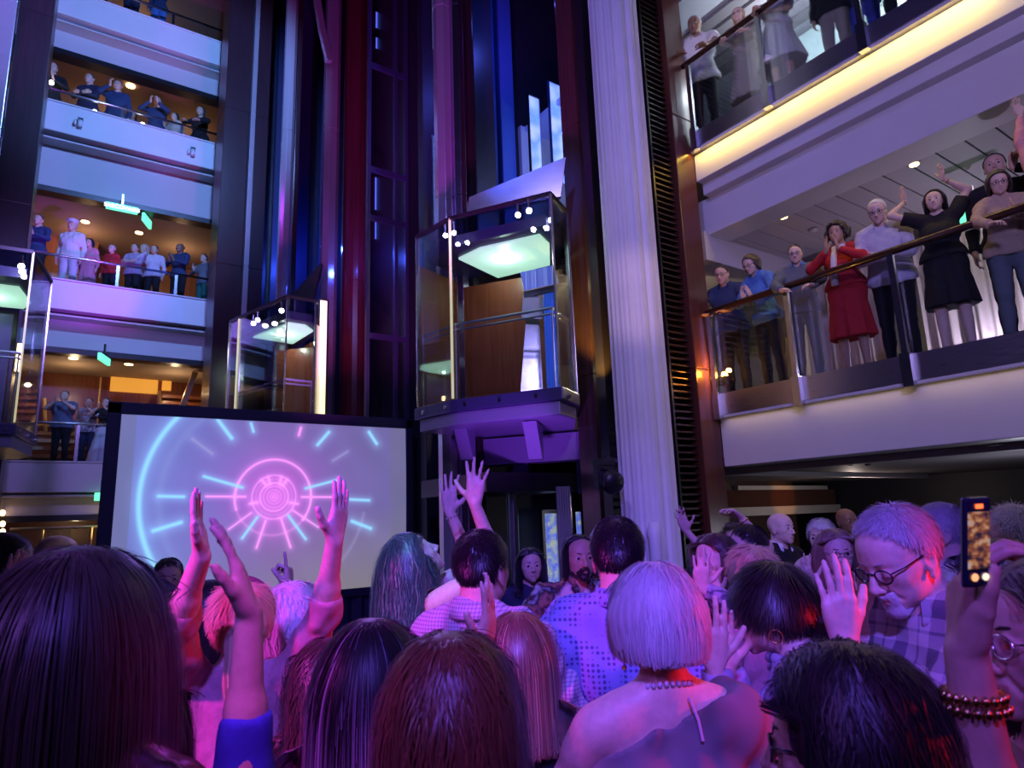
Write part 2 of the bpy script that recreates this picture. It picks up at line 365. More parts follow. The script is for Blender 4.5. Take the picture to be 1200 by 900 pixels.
# shaft behind the central lift: back wall with vertical blue panels and frosted lit windows
mbp = MB(); mbp.box(5.0, 9.5, 9.6, 9.8, 0, 17)
struct('wall_lift_back', mbp, DARK)
mbp = MB()
for a, b in ((553, 559), (570, 581), (587, 602)):
    A = onY(a, 120, 9.3)[0]; B = onY(b, 120, 9.3)[0]; mbp.box(A, B, 9.3, 9.5, 6, 17)
struct('trim_blue_panels', mbp, mat('blue_panel_paint', (0.05, 0.12, 0.4), .35))
def frosted(q0, q1, Yp, label, grp):
    a = onY(q0[0], q0[1], Yp); b = onY(q1[0], q1[1], Yp)
    r = empty('frosted_window', label, 'lit window', (a[0], Yp, b[2]), grp)
    m = _M.get('frosted_mosaic')
    if not m:
        m = mat('frosted_mosaic', (.3, .4, .8), .4, emit=(0.2, .35, 1), estr=1); N, L, B = nodes(m)
        tc = N.new('ShaderNodeTexCoord'); vo = N.new('ShaderNodeTexVoronoi'); vo.inputs['Scale'].default_value = 26
        no = N.new('ShaderNodeTexNoise'); no.inputs['Scale'].default_value = 1.3
        r1 = ramp(N, [(0.33, (0.35, .42, .9)), (.47, (.10, .22, .9)), (.58, (0.28, .38, .95)), (.7, (.04, .3, 1.0))])
        r2 = ramp(N, [(0.0, (0.35, .4, .6)), (.22, (1, 1, 1))])
        mx = N.new('ShaderNodeMixRGB'); mx.blend_type = 'MULTIPLY'; mx.inputs[0].default_value = .8
        L.new(tc.outputs['Object'], vo.inputs['Vector']); L.new(tc.outputs['Object'], no.inputs['Vector']); L.new(no.outputs['Fac'], r1.inputs[0]); L.new(vo.outputs['Distance'], r2.inputs[0])
        L.new(r1.outputs[0], mx.inputs[1]); L.new(r2.outputs[0], mx.inputs[2]); L.new(mx.outputs[0], B.inputs['Emission Color']); L.new(mx.outputs[0], B.inputs['Base Color'])
        B.inputs['Emission Strength'].default_value = 1.5
    part('pane', MB().box(a[0], b[0], Yp, Yp+.03, b[2], a[2]), m, r)
    part('window_frame', MB().box(a[0]-.015, a[0], Yp-.02, Yp+.04, b[2], a[2]+.03).box(b[0], b[0]+.015, Yp-.02, Yp+.04, b[2], a[2]+.03).box(a[0], b[0], Yp-.02, Yp+.04, a[2], a[2]+.03), STEEL, r)
    return r
frosted((619, 112), (636, 225), 8.5, 'narrow blue frosted lit window above the central lift, left one', None)
frosted((643, 96), (664, 215), 8.5, 'blue frosted lit window above the central lift beside dark pillar', None)
# dark pillar + wood strip between lift and white column
pillar('column_lift_right', 5.66, 6.02, 6.25, 6.6, 0, 17, wood('umber_wood', (.045, .027, .026), (.07, .04, .035), 2, .2))
STONE = mat('ribbed_stone', (0.55, 0.5, 0.4), .4); N, L, B = nodes(STONE)
tc = N.new('ShaderNodeTexCoord'); wv = N.new('ShaderNodeTexWave'); wv.bands_direction = 'Z'; wv.inputs['Scale'].default_value = 9; wv.inputs['Distortion'].default_value = .3
rr = ramp(N, [(0, (.35, .32, .26)), (1, (.62, .57, .47))]); L.new(tc.outputs['Object'], wv.inputs['Vector']); L.new(wv.outputs['Fac'], rr.inputs[0]); L.new(rr.outputs[0], B.inputs['Base Color'])
struct('column_stone_strip', MB().box(6.05, 6.5, 6.5, 6.8, 0, 17), STONE)
# louvred wall and brown corner pillar beside right galleries
struct('wall_louvre_back', MB().box(5.4, 6.65, 5.75, 5.9, 0, 12), BLACK)
mbp = MB()
for z in np.arange(.05, 11.5, .085): mbp.hexa([(5.5, 5.5, z), (6.65, 5.5, z), (6.65, 5.72, z+.03), (5.5, 5.72, z+.03)], [(5.5, 5.5, z+.022), (6.65, 5.5, z+.022), (6.65, 5.72, z+.052), (5.5, 5.72, z+.052)])
struct('trim_louvres', mbp, mat('louvre_bronze', (0.045, 0.025, 0.025), .4, .4))
mbp = MB().box(6.22, 6.25, 5.46, 5.5, 0, 11)
struct('trim_louvre_rod', mbp, BLACK)
pillar('column_brown_corner', 6.66, 7.04, 5.42, 6.1, 0, 12, BROWN)
# white fluted drape column
def fluted(cx, cy, r, z0, z1, n=220, seed=3):
    rg = np.random.default_rng(seed); mb = MB(); 
    th = np.linspace(0, 2*math.pi, n, endpoint=False); rows = 40
    ph = rg.uniform(0, 6.28, 4)
    vs = []
    for j in range(rows+1):
        z = z0+(z1-z0)*j/rows
        rr = r*(1+.085*np.abs(np.sin(th*5.5+ph[0]+.1*math.sin(z*.7)))+.03*np.sin(th*13+ph[1]+.15*z)+.015*np.sin(th*29+ph[2]))
        for t, q in zip(th, rr): vs.append((cx+q*math.cos(t), cy+q*math.sin(t), z))
    fs = [(j*n+i, j*n+(i+1) % n, (j+1)*n+(i+1) % n, (j+1)*n+i) for j in range(rows) for i in range(n)]
    return mb.add(vs, fs)
struct('column_white_fluted', fluted(5.33, 5.12, .27, 0, 12), noisy(mat('white_drape', (0.78, 0.76, 0.77), .55), .04, 3), smooth=True)
o = MB().tube([(5.02, 4.78, 0), (5.02, 4.78, 1.55), (5.04, 4.80, 1.62), (5.04, 4.80, 1.72)], [.06, .06, .075, .05], 16).build('white_standpipe', WHITE, smooth=True)
tag(rebase(o, (5.02, 4.78, 0)), 'white standpipe with a cap at foot of the fluted white column', 'pipe')
# stage moving-head lamp on left of the column
p = atD(710, 560, 6.9); r = empty('stage_lamp', 'black moving-head stage lamp left of the white column', 'stage light', tuple(p))
o = MB().tube([(.02, .05, .0), (-.05, -.16, -.06)], [.10, .12], 16).tube([(-.05, -.16, -.06), (-.058, -.19, -.068)], [.12, .10], 16).build('lamp_head', BLACK, r, smooth=True)
MB().beam((.12, 0, -.12), (.12, 0, .13), .03, .07).beam((-.12, .0, -.12), (-.12, 0, .1), .03, .07).beam((-.13, 0, .12), (.14, 0, .12), .07, .03).build('yoke', BLACK, r)
MB().box(-.09, .09, -.06, .1, .13, .2).build('lamp_base', BLACK, r); MB().beam((.0, 0, .2), (.42, .22, .2), .04).build('clamp_arm', BLACK, r)

# ---------------- lifts (glass cabs)
PALEG = mat('cab_ceiling_lit', (.6, .8, .65), .5, emit=(.5, .85, .62), estr=.95)
LSPOT = mat('lamp_cold', (1, 1, 1), .5, emit=(1, .96, 1), estr=30)
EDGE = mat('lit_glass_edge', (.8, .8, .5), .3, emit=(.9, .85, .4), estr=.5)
def lift(front, back, z0, z1, label, wall_m, spots, stubs=True, screen=False, cablabel=None):
    """front: plan points from the left end to the right end of the glass; back: plan points closing the cab, right to left"""
    F_ = [np.array(p, float) for p in front]; Bk = [np.array(p, float) for p in back]; poly = F_+Bk
    c = sum(poly)/len(poly); r = empty('glass_lift', label, 'lift', (c[0], c[1], z0))
    def sc(k): return [tuple(c+(p-c)*k) for p in poly]
    for a, b in zip(F_[:-1], F_[1:]):
        d = (b-a)/np.linalg.norm(b-a); n = np.array([-d[1], d[0]])*.012
        part('glass_panel', MB().hexa([(*a, z0), (*b, z0), (*(b+n), z0), (*(a+n), z0)], [(*a, z1), (*b, z1), (*(b+n), z1), (*(a+n), z1)]), GLASS, r)
    for i, p in enumerate(F_):
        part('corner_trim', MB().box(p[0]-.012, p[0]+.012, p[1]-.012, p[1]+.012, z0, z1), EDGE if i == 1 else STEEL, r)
    # glass canopy roof with dark rim
    rim = MB()
    for a, b in zip(F_[:-1], F_[1:]): rim.beam((*a, z1), (*b, z1), .03, .05)
    part('roof_rim', rim, BLACK, r)
    part('roof_glass', MB().prism(sc(.99), z1-.02, z1), glass('roof_glass', (.55, .6, .8), .25), r)
    ceil = z1-.42
    part('cab_roof', MB().prism(sc(.9), ceil+.06, ceil+.2), DKBLUE, r)
    part('ceiling_light_panel', MB().prism([tuple(c+(F_[-1]-c)*.12+(p-c)*.6) for p in poly], ceil+.03, ceil+.06), PALEG, r)
    # base platform: two stepped slabs and brackets
    part('base_platform', MB().prism(sc(1.04), z0-.17, z0-.02), mat('lift_base', (0.10, .09, .22), .35, .4), r, bevel=.01)
    part('base_underside', MB().prism(sc(.98), z0-.33, z0-.17), mat('lift_under', (0.30, .27, .42), .4, .2), r, bevel=.01)
    bl = MB()
    for a, b in zip(F_[:-1], F_[1:]):
        ln = np.linalg.norm(b-a); d = (b-a)/ln; n = np.array([d[1], -d[0]])
        for t in np.arange(.2, ln-.05, .45):
            q = c+((a+d*t)-c)*1.04; bl.disc((*q, z0-.1), (*n, 0), .022, .02, 10)
    part('bolts', bl, STEEL, r)
    # handrails
    hr = MB(); ins = [c+(p-c)*.93 for p in F_]
    for zz, rad in ((z0+.95, .02), (z0+.88, .014)): hr.tube([(*p, zz) for p in ins], rad, 8)
    for p in ins: hr.tube([(*p, z0), (*p, z0+.95)], .012, 6)
    part('handrail', hr, STEEL2, r)
    # rear wall: wood panels and steel jambs
    rear = [F_[-1]]+Bk+[F_[0]]
    for i, (a, b) in enumerate(zip(rear[:-1], rear[1:])):
        m = wall_m[i % len(wall_m)]
        if m is None: continue
        nd = max(1, int(np.linalg.norm(b-a)/.6))
        mb = MB()
        for j in range(nd):
            p0 = a+(b-a)*j/nd; p1 = a+(b-a)*((j+1)/nd-.02); mb.beam((*p0, (z0+ceil)/2), (*p1, (z0+ceil)/2), .04, ceil-z0)
        part('rear_panel', mb, m, r)
    for q in spots:
        a = atD(q[0], q[1], 8); b = onZ(q[0], q[1], z1-.3)
        part('roof_lamp', MB().ball(tuple(b), q[2], 8).tube([(b[0], b[1], b[2]+.02), (b[0], b[1], z1-.15)], .015, 6, 1), [LSPOT, STEEL], r)
    light('POINT', 'cab_light', (c[0], c[1], ceil-.06), (.75, 1, .8), 9, .02)
    return r, c
gl = [(3.92, 7.75), (4.03, 7.02), (4.74, 5.80), (5.22, 6.08)]
LFC, cc = lift(gl, [(5.95, 7.0), (5.35, 8.3)], 3.28, 5.66, 'large lit glass lift cab hanging in the centre beside the white column', [STEEL, wood('cab_wood', (.20, .045, .02), (.28, .07, .03), 2, .25), PANELWOOD], [(607, 252, .035), (620, 247, .035), (522, 276, .03), (532, 273, .03), (645, 258, .03)])
# wood rear panels, door leaf, curtain and information screen inside the central cab
part('inner_partition', MB().beam((4.62, 8.15, 4.25), (5.3, 7.15, 4.25), .05, 1.75), _M['cab_wood'], LFC)
part('inner_partition', MB().beam((5.31, 7.13, 4.25), (5.62, 6.68, 4.25), .04, 1.8), PANELWOOD, LFC)
DISP = mat('info_display', (.05, .06, .2), .3, emit=(.12, .14, .75), estr=1.0); N, L, B = nodes(DISP)
tc = N.new('ShaderNodeTexCoord'); bk = N.new('ShaderNodeTexBrick'); bk.inputs['Scale'].default_value = 26; bk.inputs['Color1'].default_value = (.06, .07, .5, 1); bk.inputs['Color2'].default_value = (.35, .5, .9, 1); bk.inputs['Mortar'].default_value = (.05, .05, .4, 1)
bk.inputs['Bias'].default_value = -.4
L.new(tc.outputs['Object'], bk.inputs['Vector']); L.new(bk.outputs[0], B.inputs['Emission Color'])
a = onZ(612, 327, 4.98); a = atD(612, 330, 9.0); b = atD(652, 318, 9.0)
part('display_screen', MB().beam(tuple(a), (b[0], b[1], a[2]+.08), .03, .26), DISP, LFC)
part('display_frame', MB().beam(tuple(a+np.array([0.05, .05, -.17])), (b[0]+.05, b[1]+.05, a[2]-.09), .05, .08), BLACK, LFC)
part('button_panel', MB().beam(tuple(atD(612, 360, 9.0)), tuple(atD(636, 362, 9.0)), .03, .3), STEEL2, LFC)
part('door_leaf', MB().beam(tuple(atD(614, 405, 9.1)), tuple(atD(640, 407, 9.1)), .03, 1.5), STEEL, LFC)
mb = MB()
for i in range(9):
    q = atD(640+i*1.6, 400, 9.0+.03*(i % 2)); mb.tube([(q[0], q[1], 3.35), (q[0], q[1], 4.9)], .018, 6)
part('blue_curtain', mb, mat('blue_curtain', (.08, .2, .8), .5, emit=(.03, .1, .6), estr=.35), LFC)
# steel cowl rising behind the lift roofs
def cowl(qs, D, label):
    P = [atD(*q, D) for q in qs]; n = np.array([.05, .06, 0])
    o = MB().hexa(P, [p+n for p in P]).build('steel_cowl', STEEL); rebase(o, tuple(P[0])); tag(o, label, 'metal cover')
cowl([(546, 252), (657, 230), (663, 184), (550, 231)], 8.75, 'blue lit brushed steel cover above the central lift roof')
cowl([(339, 349), (366, 354), (377, 309), (376, 308)], 12.2, 'triangular brushed steel cover above the small lift roof')
# brackets and pale box beneath the central lift
mb = MB()
def bracket(root, q, D, s=1.0):
    p = atD(*q, D); u = np.array([math.cos(.5), math.sin(.5)])
    bx = MB().add([(p[0], p[1], p[2]), (p[0]+.55*s*.7, p[1]+.55*s*.7, p[2]), (p[0]+.55*s*.7, p[1]+.55*s*.7, p[2]-.42*s), (p[0]+.4*s*.7, p[1]+.4*s*.7, p[2]-.42*s),
                   (p[0]+.12, p[1]-.12, p[2]), (p[0]+.55*s*.7+.12, p[1]+.55*s*.7-.12, p[2]), (p[0]+.55*s*.7+.12, p[1]+.55*s*.7-.12, p[2]-.42*s), (p[0]+.4*s*.7+.12, p[1]+.4*s*.7-.12, p[2]-.42*s)],
                  [(0, 1, 2, 3), (7, 6, 5, 4), (0, 4, 5, 1), (1, 5, 6, 2), (2, 6, 7, 3), (3, 7, 4, 0)])
    part('bracket', bx, _M['lift_under'], root)
bracket(LFC, (530, 497), 8.5); bracket(LFC, (612, 494), 7.95)
part('counterweight_box', MB().hexa([(5.0, 8.0, 2.55), (5.95, 6.6, 2.55), (6.2, 6.8, 2.55), (5.25, 8.2, 2.55)], [(5.0, 8.0, 2.92), (5.95, 6.6, 2.92), (6.2, 6.8, 2.92), (5.25, 8.2, 2.92)]), _M['lift_under'], LFC)
mbp = MB().box(5.4, 5.9, 7.0, 7.4, 2.2, 2.55)
part('buffer_unit', MB().hexa([(5.3, 7.6, 2.2), (5.45, 7.45, 2.2), (5.6, 7.6, 2.2), (5.45, 7.75, 2.2)], [(5.3, 7.6, 2.56), (5.45, 7.45, 2.56), (5.6, 7.6, 2.56), (5.45, 7.75, 2.56)]), DKBLUE, LFC)
part('buffer_unit', MB().box(5.85, 6.0, 6.75, 6.9, 2.1, 2.56), DKBLUE, LFC)
# left lift
gl = [(2.62, 13.0), (2.70, 12.62), (3.12, 11.02), (3.62, 11.05)]
LFL, cc = lift(gl, [(4.0, 11.5), (3.9, 13.2)], 3.28, 5.66, 'small glass lift cab rising behind the upper right of the screen', [STEEL, _M['cab_wood'], None], [(330, 364, .04), (297, 379, .04), (302, 375, .04)])
part('inner_partition', MB().beam((3.42, 12.6, 4.2), (3.95, 12.05, 4.2), .05, 1.8), _M['cab_wood'], LFL)
litbox((375, 352), (380, 500), 11.2, 'light_strip', 'warm white upright light strip at right side of the small lift', mat('warm_strip', (1, .9, .6), .4, emit=(1, .82, .4), estr=1.6))
# leftmost lift, cut by the frame
gl = [(-1.6, 10.9), (-.41, 10.84), (-.19, 12.05), (-.35, 12.6)]
LFE, cc = lift(gl, [(-1.2, 12.7), (-1.9, 12.6)], 3.28, 5.66, 'dark glass lift cab cut by the left edge of the photo', [None, STEEL, BLACK], [(25, 312, .04), (26, 318, .04), (36, 344, .03)])
part('inner_panel', MB().box(-1.6, -.62, 12.2, 12.25, 3.3, 5.1), DKBLUE, LFE)
part('button_strip', MB().box(-.50, -.44, 11.5, 11.53, 4.1, 4.5), BULBW, LFE)
# ground floor: dark surround under central lift, mosaic window and steel door post
struct('wall_ground_shaft', MB().box(5.2, 9, 9.0, 9.2, 0, 2.5), DARK)
struct('trim_canopy', MB().box(4.6, 6.1, 7.2, 9.0, 2.15, 2.4), BLACK)
GWIN = mat('mosaic_window', (.3, .4, .5), .4, emit=(.25, .35, .5), estr=.8); N, L, B = nodes(GWIN)
tc = N.new('ShaderNodeTexCoord'); no = N.new('ShaderNodeTexNoise'); no.inputs['Scale'].default_value = 9; no.inputs['Detail'].default_value = 8
sp = N.new('ShaderNodeTexVoronoi'); sp.inputs['Scale'].default_value = 28
gr = ramp(N, [(.36, (.07, .12, .75)), (.5, (.20, .27, .6)), (.62, (.36, .42, .36))]); r2 = ramp(N, [(.12, (1.6, 1.7, .7)), (.2, (0, 0, 0))])
ad = N.new('ShaderNodeMixRGB'); ad.blend_type = 'ADD'; ad.inputs[0].default_value = .5
L.new(tc.outputs['Object'], no.inputs['Vector']); L.new(tc.outputs['Object'], sp.inputs['Vector']); L.new(no.outputs['Fac'], gr.inputs[0]); L.new(sp.outputs['Distance'], r2.inputs[0]); L.new(gr.outputs[0], ad.inputs[1]); L.new(r2.outputs[0], ad.inputs[2]); L.new(ad.outputs[0], B.inputs['Emission Color'])
def gwin(q0, q1, Yp, label):
    a = onY(*q0, Yp); b = onY(*q1, Yp); r = empty('mosaic_window', label, 'lit window', (a[0], Yp, 0))
    part('pane', MB().box(a[0], b[0], Yp, Yp+.03, b[2], a[2]), GWIN, r)
    part('window_frame', MB().box(a[0]-.05, a[0], Yp-.03, Yp+.05, 0, a[2]+.06).box(b[0], b[0]+.05, Yp-.03, Yp+.05, 0, a[2]+.06).box(a[0], b[0], Yp-.03, Yp+.05, a[2], a[2]+.06), STEEL, r)
gwin((637, 602), (655, 690), 8.6, 'blue mosaic window left of the bearded man’s head')
gwin((673, 600), (684, 690), 8.6, 'narrow blue mosaic window right of the grooved steel post')
mb = MB()
for i in range(6):
    p = atD(656+i*2.8, 640, 8.7); mb.tube([(p[0], p[1], 0), (p[0], p[1], 2.2)], .02, 8)
o = mb.build('door_post', STEEL2); p = atD(663, 640, 8.7); rebase(o, (p[0], p[1], 0)); tag(o, 'grooved steel door post behind the bearded man', 'post')
p = atD(602, 640, 9.0); octcol('column_steel_5', p[0], p[1], .08, 0, 2.2, STEEL)
struct('wall_ground_tan', MB().box(6.1, 6.6, 6.9, 7.0, 0, 2.05), TAN)

# ---------------- east side (right in the photo): galleries at X = 7
XE = 7.0; YA, YB = 5.42, -3.0
struct('trim_fascia_lower', MB().box(XE+.04, XE+.3, YB, YA, 2.35, 2.96).box(XE-.02, XE+.3, YB, YA, 2.96, 3.02), WHITE, bevel=.01)
struct('trim_fascia_upper', MB().box(XE+.04, XE+.3, YB, YA, 6.27, 6.66).box(XE-.02, XE+.3, YB, YA, 6.68, 6.72), WHITE, bevel=.01)
struct('trim_beam_upper', MB().box(XE+.16, XE+.5, YB, YA, 6.1, 6.27).box(XE+.3, XE+.75, YB, YA+.6, 5.58, 6.12), WHITE, bevel=.01)
struct('floor_lower_gallery', MB().box(XE+.1, 14, YB, 10, 3.1, 3.2), CARPET)
struct('floor_upper_gallery', MB().box(XE+.1, 14, YB, 10, 6.8, 6.92), CARPET)
# slatted ceiling of the lower gallery
mb = MB(); y = YB
while y < 10: mb.box(XE+.45, 13.5, y, y+.272, 5.62, 5.66); y += .29
struct('ceiling_slats', mb, mat('ceiling_slat', (.55, .52, .55), .5), bevel=.004)
struct('ceiling_void', MB().box(XE+.4, 14, YB, 10, 5.72, 5.8), BLACK)
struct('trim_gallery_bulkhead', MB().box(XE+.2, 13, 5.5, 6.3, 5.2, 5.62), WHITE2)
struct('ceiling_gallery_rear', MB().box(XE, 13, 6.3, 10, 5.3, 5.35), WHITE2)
struct('wall_gallery_rear', MB().box(12.4, 12.6, YB, 10, 3, 5.7).box(7.1, 12.6, 9.5, 9.7, 3, 5.7), mat('cream_wall', (.5, .45, .42), .7))
# pale pleated curtains at the rear of the lower gallery
def curtain(x, y0, y1, z0, z1, label):
    n = 60; vs = []
    for j in range(2):
        for i in range(n+1):
            t = i/n; vs.append((x+.05*math.sin(t*n*.8), y0+(y1-y0)*t, (z0, z1)[j]))
    for j in range(2):
        for i in range(n+1):
            t = i/n; vs.append((x+.02+.05*math.sin(t*n*.8), y0+(y1-y0)*t, (z0, z1)[j]))
    m_ = n+1; fs = [(i, i+1, m_+i+1, m_+i) for i in range(n)]+[(2*m_+i, 3*m_+i, 3*m_+i+1, 2*m_+i+1) for i in range(n)]
    o = MB().add(vs, fs).build('curtain', mat('cream_curtain', (.7, .62, .5), .8), smooth=True); rebase(o, (x, y0, z0)); tag(o, label, 'curtain')
curtain(9.4, 4.2, 5.6, 3.0, 5.3, 'cream pleated curtain behind the blue blouse woman’s legs')
curtain(9.6, 2.6, 3.9, 3.0, 5.3, 'cream pleated curtain behind the woman in the red dress')
# upper gallery interior
struct('ceiling_upper_gallery', MB().box(XE+.2, 13, YB, 10, 9.3, 9.4), mat('pale_ceiling', (.6, .62, .68), .6))
struct('wall_upper_rear', MB().box(12.4, 12.6, YB, 10, 6.6, 9.4).box(7.1, 12.6, 9.5, 9.7, 6.6, 9.4), mat('pale_wall', (.55, .58, .65), .6))
mb = MB()
for i in range(5): mb.box(XE+.8+i*.28, XE+1.0+i*.28, YB, 9, 9.24, 9.3)
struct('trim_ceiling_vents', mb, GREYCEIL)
MOS = mat('white_mosaic', (.6, .75, .75), .4, emit=(.6, .85, .85), estr=.25); N, L, B = nodes(MOS)
tc = N.new('ShaderNodeTexCoord'); vo = N.new('ShaderNodeTexVoronoi'); vo.inputs['Scale'].default_value = 24; rr = ramp(N, [(.1, (.2, .4, .4)), (.35, (.75, .95, .92))])
L.new(tc.outputs['Object'], vo.inputs['Vector']); L.new(vo.outputs['Distance'], rr.inputs[0]); L.new(rr.outputs[0], B.inputs['Base Color'])
o = MB().box(9.3, 9.34, 1.2, 5.2, 6.7, 9.2).build('mosaic_screen', MOS); rebase(o, (9.3, 1.2, 6.7)); tag(o, 'pale green dotted screen behind the people on upper gallery', 'screen')
_g = onX(935, 62, 9.0)[1]-4.525
r = empty('scroll_grille', 'black iron scroll grille on the upper gallery behind glass', 'grille', (9.0, 4.45+_g, 6.92))
part('grille_frame', MB().beam((9.0, 4.3+_g, 6.92), (9.0, 4.3+_g, 8.3), .05).beam((9.0, 4.75+_g, 6.92), (9.0, 4.75+_g, 8.3), .05).beam((9.0, 4.3+_g, 8.28), (9.0, 4.75+_g, 8.28), .05).beam((9.0, 4.3+_g, 6.95), (9.0, 4.75+_g, 6.95), .05), BLACK, r)
mb = MB()
for kk in range(5):
    zc = 7.0+kk*.27
    mb.tube([(9.0, 4.52+_g+(.02+.012*t)*math.cos(t*.7+kk*3)*.9, zc+(.02+.012*t)*math.sin(t*.7+kk*3)) for t in range(10)], .015, 6)
part('scrolls', mb, BLACK, r)
# balustrades of the right galleries
def railE(base, ktop, zr, posts, lab):
    r = empty('gallery_balustrade', lab, 'railing', (XE, 0, base))
    part('kick_panel', MB().box(XE-.03, XE+.02, YB, YA-.05, base+.02, ktop), steel('kick_steel', (.62, .60, .68), .3), r)
    part('glass_panel', MB().box(XE-.02, XE-.005, YB, YA-.05, ktop, zr-.03), GLASSG, r)
    part('handrail', MB().tube([(XE-.05, YA-.02, zr), (XE-.05, YB, zr)], .04, 10), RAILWOOD, r, smooth=True)
    for y in posts:
        part('post', MB().box(XE-.08, XE-.04, y-.03, y+.03, base-.02, zr-.02).box(XE-.1, XE-.02, y-.05, y+.05, base-.04, base+.3), STEEL, r)
    return r
railE(2.98, 3.27, 4.36, (5.36, 4.24, 3.04, 1.75, .4), 'dark handrail with glass and steel posts of the lower right gallery')
railE(6.7, 6.96, 8.02, (5.3, 4.17, 2.97, 1.7), 'dark handrail with glass and steel posts at upper right corner')
# recessed lamps in slats, smoke detector, orange lamp, green sign
def dl(q, z, label, r=.05, m=BULBW):
    p = onZ(*q, z); o = MB().tube([(p[0], p[1], z-.005), (p[0], p[1], z-.02)], r*1.5, 14, 1).tube([(p[0], p[1], z-.021), (p[0], p[1], z-.028)], r, 14, 0).build('ceiling_lamp', [m, STEEL]); rebase(o, (p[0], p[1], z)); tag(o, label, 'ceiling light')
dl((1071, 191), 5.62, 'recessed lamp in slatted ceiling left of the raised arms')
dl((1134, 227), 5.62, 'recessed lamp in slatted ceiling right of the raised arms')
dl((918, 253), 5.62, 'recessed lamp in slatted ceiling above the grey suit man')
p = onZ(953, 268, 5.62); o = MB().tube([(p[0], p[1], 5.62), (p[0], p[1], 5.57)], [.07, .05], 14).build('smoke_detector', WHITE2, smooth=True); rebase(o, (p[0], p[1], 5.62)); tag(o, 'white smoke detector on slatted ceiling near the red dress woman', 'smoke detector')
sign(onX(1143, 249, 8.6), .4, .16, -1.57, 'green glowing sign on the slatted ceiling beside the beige sweater woman', None, .1)
OR = mat('amber_lamp', (1, .5, .1), .5, emit=(1, .36, .03), estr=60)
p = onX(849, 439, 7.045); r = empty('amber_lamp', 'glowing amber lamp at foot of the lower right gallery', 'lamp', tuple(p))
MB().ball((0, 0, 0), .04, 10).build('bulb', OR, r, smooth=True); MB().box(-.06, .06, -.06, .06, -.14, -.03).build('lamp_base', BLACK, r)
light('POINT', 'amber_light', (p[0]-.14, p[1]-.05, p[2]+.05), (1, .40, .04), 15, .03)
# ground floor under the right gallery
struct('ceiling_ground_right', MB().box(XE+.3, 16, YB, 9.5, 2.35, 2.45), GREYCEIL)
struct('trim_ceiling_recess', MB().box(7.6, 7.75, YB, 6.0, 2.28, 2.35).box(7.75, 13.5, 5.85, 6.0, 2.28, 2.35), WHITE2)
struct('wall_ground_right', MB().box(7.1, 12.5, 8.0, 8.2, 0, 2.4), mat('umber_wall', (.07, .045, .04), .35))
struct('wall_ground_far', MB().box(14, 14.2, YB, 9, 0, 2.4), mat('night_wall', (.02, .02, .04), .5))
struct('trim_wall_lower_band', MB().box(8.6, 14, 7.9, 8.0, 1.7, 1.86), WHITE)
struct('trim_wall_upper_band', MB().box(10.6, 13.6, 7.9, 8.0, 2.18, 2.26), WHITE)
struct('trim_wall_gloss', MB().box(10.2, 13.9, 7.93, 8.0, 1.86, 2.18), mat('gloss_brown', (.12, .05, .04), .12, coat=.6))
for q in ((1110, 520), (1123, 519)):
    pass
p = onZ(1170, 520, 2.35); o = MB().tube([(p[0], p[1], 2.35), (p[0], p[1], 2.33)], .12, 18).build('ceiling_speaker', WHITE2); rebase(o, (p[0], p[1], 2.35)); tag(o, 'round white ceiling speaker under the lower right gallery', 'speaker')
for q, lb in (((995, 540), 'left'), ((1017, 540), 'right')):
    p = onZ(q[0], q[1]+2, 2.35); o = MB().tube([(p[0], p[1], 2.35), (p[0], p[1], 2.31)], [.06, .03], 10).build('sprinkler', STEEL); rebase(o, (p[0], p[1], 2.35)); tag(o, 'small ceiling sprinkler under the lower right gallery, '+lb+' one of the pair', 'sprinkler', 'ceiling sprinklers under the lower right gallery')

